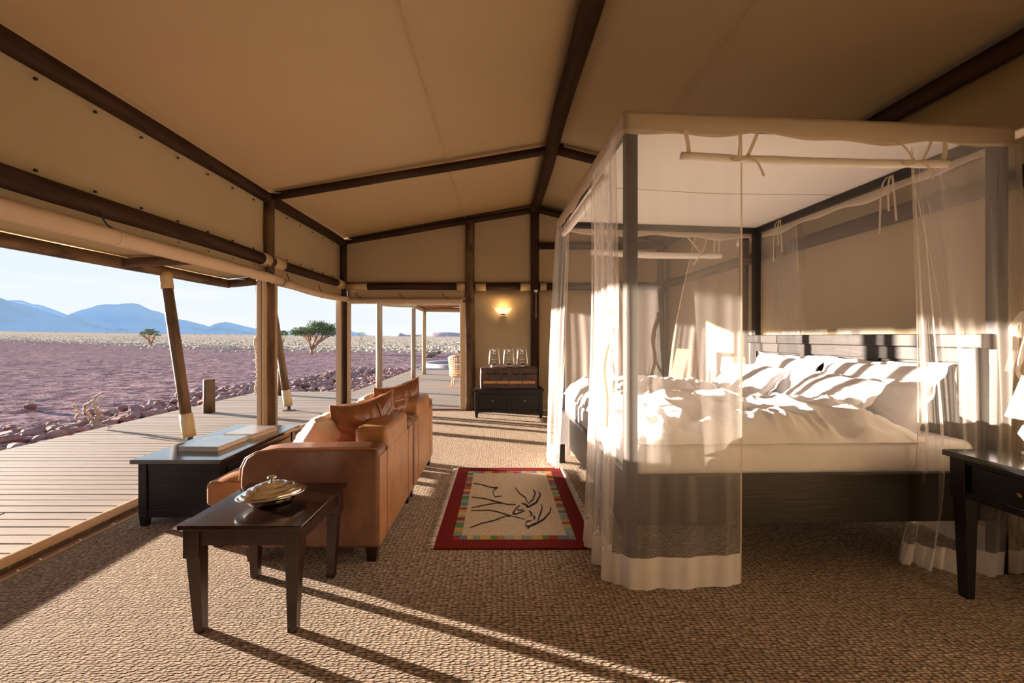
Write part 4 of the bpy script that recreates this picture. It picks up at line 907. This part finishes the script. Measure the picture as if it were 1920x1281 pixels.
for sx_, x_ in ((-1, RX0), (1, RX1)):
    y_ = RY0+.01
    while y_ < RY1:
        l_ = R.uniform(.035, .055); yy = y_+R.gauss(0, .006); b.tube([(x_, y_, .008), (x_+sx_*l_*.4, (y_+yy)/2, .012), (x_+sx_*l_*.55, yy, .009), (x_+sx_*l_, yy, .005)], [.004, .0065, .004, .007], 5); y_ += .022
tag(b.build('fringe', m_hem, ru), kind='stuff')
# ================================================================== bed
BA = math.radians(1.8); BO = Vector((.66, 2.29, 0)); BL, BW = 2.08, 2.19
MBd = Matrix.Translation(BO) @ Matrix.Rotation(BA, 4, 'Z')
bed = empty('four_poster_bed', BO, 'black wooden four-poster bed with panelled headboard', 'bed', rz=BA)
def bb(x0, x1, y0, y1, z0, z1, name, m=m_bed, bevel=.004, parent=None):
    return MB().box(x0, x1, y0, y1, z0, z1).build(name, m, parent or bed, bevel=bevel, M=MBd)
def zt(x): return 2.445-.05*x/BL
PW = .062
for (x_, y_) in ((0, 0), (BL-PW, 0), (0, BW-PW), (BL-PW, BW-PW)):
    bb(x_, x_+PW, y_, y_+PW, 0, zt(x_), 'post')
bb(PW, BL-PW, .008, .042, .285, .545, 'side_rail'); bb(PW, BL-PW, BW-.042, BW-.008, .285, .545, 'side_rail')
b = MB()  # foot board, scooped underneath
n_ = 24; vs = []
for i_ in range(n_+1):
    y_ = PW+(BW-2*PW)*i_/n_; t_ = i_/n_; zl = .28-.10*(math.cos(2*PI*t_)*.5+.5)**2*0+ -.09*(1-min(1, min(t_, 1-t_)*6))
    for x_ in (.010, .050): vs += [Vector((x_, y_, zl)), Vector((x_, y_, .545))]
b.add(vs, [f for i_ in range(n_) for f in ((4*i_, 4*i_+1, 4*i_+5, 4*i_+4), (4*i_+2, 4*i_+6, 4*i_+7, 4*i_+3), (4*i_+1, 4*i_+3, 4*i_+7, 4*i_+5), (4*i_, 4*i_+4, 4*i_+6, 4*i_+2))]); b.build('foot_rail', m_bed, bed, M=MBd)
for (xa, ya, xb, yb) in ((0, 0, BL, .045), (0, BW-.045, BL, BW), (0, .045, .045, BW-.045), (BL-.045, .045, BL, BW-.045)):
    m_ = MB(); vs = [Vector((x, y, zt(x)+dz)) for dz in (-.055, 0) for y in (ya, yb) for x in (xa, xb)]
    m_.add(vs, [(0, 2, 3, 1), (4, 5, 7, 6), (0, 1, 5, 4), (2, 6, 7, 3), (0, 4, 6, 2), (1, 3, 7, 5)]); m_.build('canopy_rail', m_bed, bed, M=MBd)
bb(PW, BL-PW, .05, BW-.05, .42, .50, 'bed_base', bevel=0)
# headboard
HX = BL-.10
hb = bb(HX, HX+.03, PW+.0, BW-PW, .45, 1.25, 'headboard')
bb(HX-.028, HX+.045, .02, BW-.02, 1.215, 1.295, 'headboard_cap', parent=hb, bevel=.006)
bb(HX-.014, HX+.03, PW, BW-PW, 1.13, 1.215, 'headboard_rail', parent=hb)
st = [.04, .66, 1.40, 2.05]
for y_ in (.06, .70, .78, 1.40, 1.47, BW-.16):
    pass
pan = [(.15, .66), (.78, 1.30), (1.42, 2.03)]
edges_ = [(.06, .15), (.66, .78), (1.30, 1.42), (2.03, BW-.06)]
for ya, yb in edges_: bb(HX-.014, HX+.03, ya, yb, .5, 1.14, 'stile', parent=hb)
for ya, yb in pan: bb(HX-.006, HX+.01, ya+.012, yb-.012, .55, 1.115, 'panel', parent=hb, bevel=.006)
# mattress
mo = MB().box(.055, HX-.012, .05, BW-.05, .502, .705).build('mattress', m_linen, M=MBd, bevel=.05, seg=5)
for p_ in mo.data.polygons: p_.use_smooth = True
tag(mo, 'thick mattress in a white fitted sheet on the four-poster bed', 'mattress')
# duvet
def duv(u, v_):
    x = .045+u*(1.50+.10*math.sin(v_*7)+.12*(v_ < .3)*(.3-v_)/.3)-.0; y = .03+v_*(BW-.06)
    a, c_ = 2*u-1, 2*v_-1
    e_ = (1-abs(a)**8)*(1-abs(c_)**9); e_ = max(0, e_)**.5
    f1 = noise.fractal(Vector((x*1.6, y*1.6, 2)), .9, 2, 5); f2 = abs(noise.noise(Vector((x*2.2+1.7*noise.noise(Vector((x, y, 5))), y*1.1, 9))))
    f3 = abs(noise.noise(Vector((x*3.3+y*2.2, y*3.1-x*1.9+noise.noise(Vector((x*2, y*2, 1))), 4))))
    f4 = abs(noise.noise(Vector((x*7+2*noise.noise(Vector((x*2, y*2, 6))), y*6, 8)))); z = .700+e_*(.10+.06*f1+.085*(1-f2*2.6)*.6+.06*(1-3*f3)*.7+.018*(1-4*f4)+.03*math.sin(x*2+1))
    if u < .12: z -= (1-u/.12)**2*.02
    return Vector((x, y+.02*noise.noise(Vector((x*6, v_*2, 0))), max(z, .704)))
b = MB().grid(duv, 130, 130); b.grid(lambda u, v_: Vector((duv(1-u, v_).x, duv(1-u, v_).y, .703)), 20, 20)
tag(b.build('duvet', m_linen, M=MBd), 'rumpled white duvet spread over the four-poster bed', 'duvet')
def wl_(p): q = MBd @ Vector(p); return q
gp = 'white pillows on the four-poster bed'
def bedpil(c_, w_, h_, lean, yaw, seed, label, t_=.17):
    h_dir = Vector((math.cos(lean), 0, math.sin(lean))); w_dir = Vector((math.sin(yaw), -math.cos(yaw), 0))
    Rr_ = MBd.to_3x3(); pillow('pillow', MBd @ Vector(c_), Rr_ @ w_dir, Rr_ @ h_dir, w_, h_, t_, m_linen, label, 'pillow', gp, seed=seed, wr=.014, flange=.028, pinch=.10)
bedpil((1.84, .62, .90), .84, .44, math.radians(66), .04, 3, 'big white pillow at the near side, propped directly on the headboard', .20)
bedpil((1.60, .70, .855), .74, .42, math.radians(42), -.12, 5, 'white pillow leaning in front of the near headboard pillow', .19)
bedpil((1.84, 1.52, .90), .80, .44, math.radians(66), -.02, 8, 'white pillow against the far half of the headboard', .19)
bedpil((1.60, 1.62, .86), .72, .42, math.radians(44), .12, 11, 'frontmost white pillow at the far side of the bed', .19)
# ================================================================== mosquito net
net = empty('mosquito_net', BO, 'sheer cream mosquito net draped over the four-poster bed, rolled up on its sides', 'net', rz=BA)
MI = MBd.inverted()
def cat(pts, t_):
    n = len(pts)-1; f_ = min(max(t_, 0), .99999)*n; i_ = int(f_); k_ = f_-i_
    p0, p1, p2, p3 = pts[max(i_-1, 0)], pts[i_], pts[i_+1], pts[min(i_+2, n)]
    return .5*((2*p1)+(p2-p0)*k_+(2*p0-5*p1+4*p2-p3)*k_*k_+(3*p1-p0-3*p2+p3)*k_**3)
def drape(rows, hem, folds, amp, seed, af=None, nu=150, nv=70, tape=(1, 1), hemname='hem', fold_p=1.0, mt_=None, top_amp=.1):
    """rows: list of polylines in bed space, from top to bottom. Surface lofted through them with folds."""
    rows = [[Vector(p) for p in r_] for r_ in rows]
    def fn(u, v_):
        col_ = [cat(r_, u) for r_ in rows]; p = cat(col_, v_)
        du = cat([cat(r_, min(u+.01, 1)) for r_ in rows], v_)-cat([cat(r_, max(u-.01, 0)) for r_ in rows], v_)
        nrm = Vector((du.y, -du.x, 0)); nrm = nrm.normalized() if nrm.length > 1e-6 else Vector((0, 1, 0))
        uu = u+.018*noise.noise(Vector((u*3, v_*1.6, seed)))
        A_ = amp*(af(u) if af else 1)*(top_amp+(1-top_amp)*v_**.8)*(.6+.8*abs(noise.noise(Vector((u*folds*.35, seed, 1)))))
        s_ = math.sin(2*PI*uu*folds+seed)+.45*math.sin(2*PI*uu*folds*2.3+seed*2)
        return p+nrm*A_*s_
    zt_ = sum(p.z for p in rows[0])/len(rows[0]); vh = 1-hem/max(zt_, .1)
    o_ = MB().grid(fn, nu, nv, v1=vh).build('net_panel', mt_ or m_net, net, M=MBd)
    MB().grid(fn, nu, 14, v0=vh, v1=1).build(hemname, m_hem, o_, M=MBd)
    for side in (0, 1):
        if tape[side]:
            pts = []; 
            b_ = MB(); u_ = 0 if side == 0 else 1; du = .014 if side == 0 else -.014
            b_.grid(lambda a, v_: fn(u_+du*a, v_)+Vector((0, -.0015, 0)), 1, 60); b_.build('edge_tape', m_tape, o_, M=MBd)
    return o_
def Lc(X, Y, Z): return MI @ Vector((X, Y, Z))
def z_(x): return zt(x)-.10
# near foot corner: front part + foot side part
top = [(.60, -.03, z_(.6)), (.3, -.03, z_(.3)), (-.035, -.03, z_(0)), (-.035, .25, z_(0)), (-.035, .60, z_(0))]
mid = [Lc(1.248, 2.25, 1.3), Lc(.95, 2.235, 1.3), Lc(.625, 2.24, 1.3), Lc(.60, 2.5, 1.3), Lc(.60, 2.80, 1.3)]
bot = [Lc(1.24, 2.238, .012), Lc(.93, 2.20, .01), Lc(.605, 2.215, .012), Lc(.545, 2.45, .012), Lc(.525, 2.76, .012)]
drape([top, mid, bot], .21, 6, .024, 1.3, nu=220, af=lambda u: .45 if u < .45 else (1.1 if u > .6 else .45+.65*(u-.45)/.15))
drape([[(-.05, .02, 2.33), (-.05, .25, 2.33), (-.045, .57, 2.33)], [Lc(.61, 2.27, 1.3), Lc(.59, 2.45, 1.3), Lc(.585, 2.76, 1.3)], [Lc(.575, 2.32, .02), Lc(.555, 2.48, .02), Lc(.54, 2.72, .02)]], .21, 5, .022, 5.2, nu=120, tape=(0, 1))
# far foot corner
top = [Lc(.615, 3.90, 2.33), Lc(.60, 4.1, 2.33), Lc(.575, 4.50, 2.33), Lc(.8, 4.51, 2.33), Lc(1.10, 4.52, 2.33)]
mid = [Lc(.575, 3.9, 1.2), Lc(.55, 4.15, 1.2), Lc(.53, 4.5, 1.2), Lc(.9, 4.54, 1.2), Lc(1.35, 4.55, 1.2)]
bot = [Lc(.545, 4.1, .04), Lc(.52, 4.25, .03), Lc(.50, 4.5, .03), Lc(.9, 4.60, .03), Lc(1.3, 4.60, .03)]
drape([top, mid, bot], .21, 7, .026, 2.1, nu=200)
# far head corner
top = [Lc(2.02, 4.55, 2.31), Lc(2.3, 4.56, 2.30), Lc(2.69, 4.58, 2.29), Lc(2.71, 4.3, 2.29), Lc(2.71, 4.00, 2.29)]
mid = [Lc(1.80, 4.58, 1.2), Lc(2.2, 4.58, 1.2), Lc(2.72, 4.6, 1.3), Lc(2.74, 4.3, 1.3), Lc(2.74, 3.95, 1.3)]
bot = [Lc(1.72, 4.62, .04), Lc(2.2, 4.62, .03), Lc(2.74, 4.62, .03), Lc(2.76, 4.2, .03), Lc(2.76, 3.7, .03)]
drape([top, mid, bot], .21, 7, .028, 3.4, nu=220)
# near head corner
top = [Lc(2.18, 2.32, 2.28), Lc(2.27, 2.33, 2.30), Lc(2.77, 2.33, 2.30), Lc(2.79, 2.6, 2.30), Lc(2.79, 2.95, 2.30)]
mid = [Lc(2.235, 2.335, 1.25), Lc(2.38, 2.34, 1.25), Lc(2.79, 2.33, 1.25), Lc(2.80, 2.55, 1.3), Lc(2.80, 2.76, 1.3)]
low = [Lc(2.25, 2.36, .55), Lc(2.45, 2.36, .55), Lc(2.79, 2.34, .55), Lc(2.81, 2.55, .55), Lc(2.81, 2.76, .55)]
bot = [Lc(2.24, 2.46, .012), Lc(2.41, 2.36, .012), Lc(2.79, 2.35, .012), Lc(2.82, 2.5, .10), Lc(2.82, 2.7, .14)]
drape([top, mid, low, bot], .24, 9, .026, 4.6, nu=260, af=lambda u: 1.2 if u < .4 else .6)
# sheer panel behind the headboard
drape([[(BL+.02, .03, 2.30), (BL+.025, .8, 2.30), (BL+.025, 1.5, 2.30), (BL+.02, BW-.03, 2.30)], [(BL+.03, .03, 1.2), (BL+.04, .8, 1.2), (BL+.04, 1.5, 1.2), (BL+.03, BW-.03, 1.2)], [(BL+.03, .03, .05), (BL+.05, .8, .04), (BL+.05, 1.5, .04), (BL+.03, BW-.03, .05)]], .21, 4, .012, 7.7, nu=120)
# ceiling cloth and valance
b = MB().grid(lambda u, v_: Vector((u*BL, v_*BW, zt(u*BL)+.004-.02*math.sin(PI*u)*math.sin(PI*v_))), 20, 20); b.build('canopy_top', m_top, net, M=MBd)
def val(fx, name='valance'):
    o_ = MB().grid(fx, 60, 6).build(name, m_val, net, M=MBd, solid=.002)
VH = .115
def wav(t_): return .012*math.sin(t_*13)+.01*math.sin(t_*29+1)
val(lambda u, v_: Vector((-.014+u*(BL+.028), -.014, zt(u*BL)+.008-v_*(VH+wav(u)*v_-.01*(1-u)))))
val(lambda u, v_: Vector((-.014+u*(BL+.028), BW+.014, zt(u*BL)+.008-v_*(VH+wav(u+.3)*v_))))
val(lambda u, v_: Vector((-.014, -.014+u*(BW+.028), zt(0)+.008-v_*(VH+wav(u+.5)*v_))))
val(lambda u, v_: Vector((BL+.014, -.014+u*(BW+.028), zt(BL)+.008-v_*(VH+wav(u+.7)*v_))))
b = MB()
for i_ in range(2): b.tube([Vector((0+.0, BW/2, zt(0)+.0)), Vector((BL/2, BW/2+.01, zt(BL/2)-.022)), Vector((BL, BW/2, zt(BL)+.0))], .002, 5)
b.build('canopy_seam', m_tape, net, M=MBd)
# rolled side panels
def roll(a, c_, r_, ties):
    a = Vector(a); c_ = Vector(c_); L = (c_-a).length; pts = []; rr = []
    for i_ in range(41):
        t_ = i_/40; p = a.lerp(c_, t_); p.z -= .012*math.sin(PI*t_); q_ = r_*(1+.10*noise.noise(Vector((t_*6, a.x, a.y))))*(.8+.2*math.sin(PI*t_))
        for s_ in ties: q_ *= 1-.25*math.exp(-((t_-s_)*L/.03)**2)
        pts.append(p); rr.append(q_)
    o_ = MB().tube(pts, rr, 14).build('rolled_panel', m_top, net, M=MBd); return pts, o_
def ribbon(pts, w_, name='tie', m=None, parent=None, side=(1, 0, 0)):
    pts = [Vector(p) for p in pts]; sv = Vector(side)*w_/2; b_ = MB()
    n_ = 8; ps = [cat(pts, k/(n_*(len(pts)-1))) for k in range(n_*(len(pts)-1)+1)]
    b_.grid(lambda u, v_: ps[min(len(ps)-1, int(round(v_*(len(ps)-1))))]+sv*(2*u-1), 1, len(ps)-1); return b_.build(name, m or m_tape, parent or net, M=MBd)
zr = 2.215
p_, ro = roll((.275, -.035, zr), (1.70, -.035, zr-.025), .024, (.215, .86))
for xt, xb, w_ in ((.30, .315, .022), (.585, .575, .012), (.68, .62, .02), (1.42, 1.52, .016), (1.62, 1.56, .016), (1.69, 1.675, .028)):
    ribbon([(xt, -.03, zt(xt)-.09), ((xt+xb)/2, -.04, (zt(xt)-.09+zr)/2), (xb, -.038, zr-.02*xb/2)], w_, 'hanging_strap')
for xt in (.60, 1.50):
    zz = zr-.012-.01*(xt > 1)
    ribbon([(xt, -.065, zz), (xt-.05, -.075, zz-.005), (xt-.085, -.07, zz-.015), (xt-.05, -.072, zz-.022), (xt, -.066, zz-.005)], .014, 'bow', side=(0, .2, 1))
    ribbon([(xt, -.066, zz), (xt+.05, -.075, zz-.03), (xt+.09, -.07, zz-.10)], .016, 'bow', side=(.7, 0, .5))
# foot side roll
p_, ro = roll((-.035, .27, zr), (-.035, 1.66, zr-.01), .030, (.2, .95))
for yt, yb in ((.30, .30), (.62, .56), (1.40, 1.5), (1.60, 1.58)):
    ribbon([(-.03, yt, zt(0)-.09), (-.04, (yt+yb)/2, zr+.06), (-.037, yb, zr)], .018, 'hanging_strap', side=(0, 1, 0))
for yt in (.55, 1.62):
    ribbon([(-.07, yt, zr), (-.09, yt-.09, zr+.04), (-.08, yt-.14, zr+.05), (-.09, yt-.08, zr+.0), (-.07, yt, zr-.01)], .014, 'bow', side=(0, .2, 1))
    ribbon([(-.07, yt, zr), (-.09, yt+.02, zr-.06), (-.08, yt+.03, zr-.15)], .016, 'bow', side=(0, 1, .2))
# far side roll
p_, ro = roll((.35, BW+.035, 2.15), (1.72, BW+.035, 2.12), .032, (.12, .86))
for xt, xb in ((.40, .45), (.6, .5), (1.35, 1.5), (1.65, 1.64), (1.70, 1.69)):
    ribbon([(xt, BW+.03, zt(xt)-.09), ((xt+xb)/2, BW+.03, 2.24), (xb, BW+.03, 2.14)], .02, 'hanging_strap')
ribbon([(1.51, BW-.01, 2.14), (1.44, BW-.02, 2.08), (1.40, BW-.01, 2.01)], .014, 'bow'); ribbon([(1.51, BW-.01, 2.32), (1.53, BW-.02, 2.25), (1.49, BW-.01, 2.14)], .014, 'bow')
# head side ties
for yt in (.63, 1.76):
    for dy, dl in ((0, .16), (.05, .30), (-.04, .24)):
        ribbon([(BL-.06, yt+dy*.4, zt(BL)-.02), (BL-.075, yt+dy, zt(BL)-.10), (BL-.07, yt+dy*1.4, zt(BL)-.10-dl)], .016, 'tie', side=(0, 1, 0))
# knotted tie-back tails on the corners
def tails(c0, n, length, sgn, seed, spread=.04):
    rr = random.Random(seed)
    for k in range(n):
        a = Vector(c0)+Vector((rr.gauss(0, .01), rr.gauss(0, .012), rr.gauss(0, .02))); pts = [a]
        l_ = length*rr.uniform(.5, 1)
        for j in range(4): a = a+Vector((rr.gauss(0, spread*.4), rr.gauss(0, spread*.4), -l_/4)); pts.append(a.copy())
        ribbon(pts, rr.uniform(.014, .03), 'tie_back', m_tape if k % 2 else m_hem, side=(rr.uniform(-.6, 1), rr.uniform(-1, 1), 0))
tails((-.075, .02, 1.42), 6, .66, -1, 1); tails((-.10, 1.75, 1.28), 4, .50, -1, 2); tails((BL+.01, -.06, 1.40), 6, .50, 1, 3, .05)
# ================================================================== nightstands and lamps
def nightstand(x0, x1, y0, y1, Z, label, rz=0):
    c_ = empty('nightstand', ((x0+x1)/2, (y0+y1)/2, 0), label, 'nightstand')
    MB().box(x0-.02, x1+.02, y0-.02, y1+.02, Z-.028, Z).build('top', m_blacktop, c_, bevel=.003)
    for xo, dx in ((x0, 1), (x1, -1)):
        for yo, dy in ((y0, 1), (y1, -1)):
            xa, xb = sorted((xo, xo+dx*.07)); ya, yb = sorted((yo, yo+dy*.07)); b_ = MB().box(xa, xb, ya, yb, Z-.22, Z-.028)
            xa, xb = sorted((xo+dx*.008, xo+dx*.07)); ya, yb = sorted((yo+dy*.008, yo+dy*.07)); Xa, Xb = sorted((xo+dx*.02, xo+dx*.062)); Ya, Yb = sorted((yo+dy*.02, yo+dy*.062))
            b_.frus(Xa, Xb, Ya, Yb, 0, xa, xb, ya, yb, Z-.22); b_.build('leg', m_black, c_, bevel=.003)
    MB().box(x0+.03, x1-.03, y0+.03, y1-.03, Z-.19, Z-.03).build('carcass', m_black, c_)
    d_ = MB().box(x0+.012, x0+.03, y0+.09, y1-.09, Z-.185, Z-.055).build('drawer', m_black, c_, bevel=.004)
    MB().box(x0+.006, x0+.024, y0+.07, y1-.07, Z-.215, Z-.19).box(x0+.006, x0+.024, y0+.07, y1-.07, Z-.052, Z-.028).build('drawer_rail', m_black, c_, bevel=.002)
    MB().lathe([(.001, 0), (.008, .004), (.012, .016), (.001, .02)], (x0+.012, (y0+y1)/2, Z-.12), 10, M=Matrix.Rotation(-PI/2, 3, 'Y')).build('knob', m_brass, d_)
    return c_
nightstand(2.25, 2.80, 1.60, 2.19, .711, 'black wooden nightstand with one drawer at the right edge')
nightstand(2.30, 2.78, 4.70, 5.2, .70, 'black nightstand on the far side of the bed, mostly hidden')
def lamp(x, y, z0, hb, r0, r1, hs, label):
    c_ = empty('bedside_lamp', (x, y, z0), label, 'lamp'); O = (x, y, z0)
    MB().lathe([(.001, 0), (.07, 0), (.075, .012), (.05, .03), (.06, .06), (.085, .10), (.07, .14), (.03, hb-.03), (.015, hb), (.001, hb)], O, 20).build('base', m_ceramic, c_)
    MB().lathe([(r0, hb-.02), (r1, hb-.02+hs)], O, 28).build('shade', m_shade, c_, solid=.003)
    MB().tube([(x, y, z0+hb), (x, y, z0+hb+.08)], .012, 8).build('bulb_holder', m_brass, c_); return c_
lamp(2.555, 2.05, .711, .20, .125, .07, .20, 'bedside lamp with cream tapered shade on the near nightstand')
lamp(2.62, 4.92, .70, .20, .13, .115, .17, 'bedside lamp with pale drum shade on the far nightstand')
# leather lounge chair beyond the bed
ch = empty('lounge_chair', (1.95, 5.6, 0), 'wood and tan leather lounge chair behind the bed, seen through the net', 'chair')
Yc = 5.5
a0, a1 = P(1283, 728, Yc), P(1306, 656, Yc)
MB().bar(a0-Vector((0, -.3, .25)), a1+Vector((0, .3, 0)), .50, .07, up=(1, 0, .3)).build('backrest', m_leather, ch, bevel=.02)
s0, s1 = P(1205, 722, Yc), P(1290, 722, Yc)
for y_ in (Yc, Yc+.6): MB().box(s0.x, s1.x, y_-.03, y_+.03, s0.z-.03, s0.z+.01).build('armrest', m_trunkslat, ch, bevel=.01)
MB().box(s0.x+.02, s1.x+.05, Yc+.04, Yc+.56, .34, .44).build('seat', m_leather, ch, bevel=.03)
for x_ in (s0.x+.02, s1.x-.02):
    for y_ in (Yc, Yc+.6): MB().box(x_, x_+.04, y_-.02, y_+.02, 0, s0.z-.03).build('leg', m_trunkslat, ch, bevel=.004)
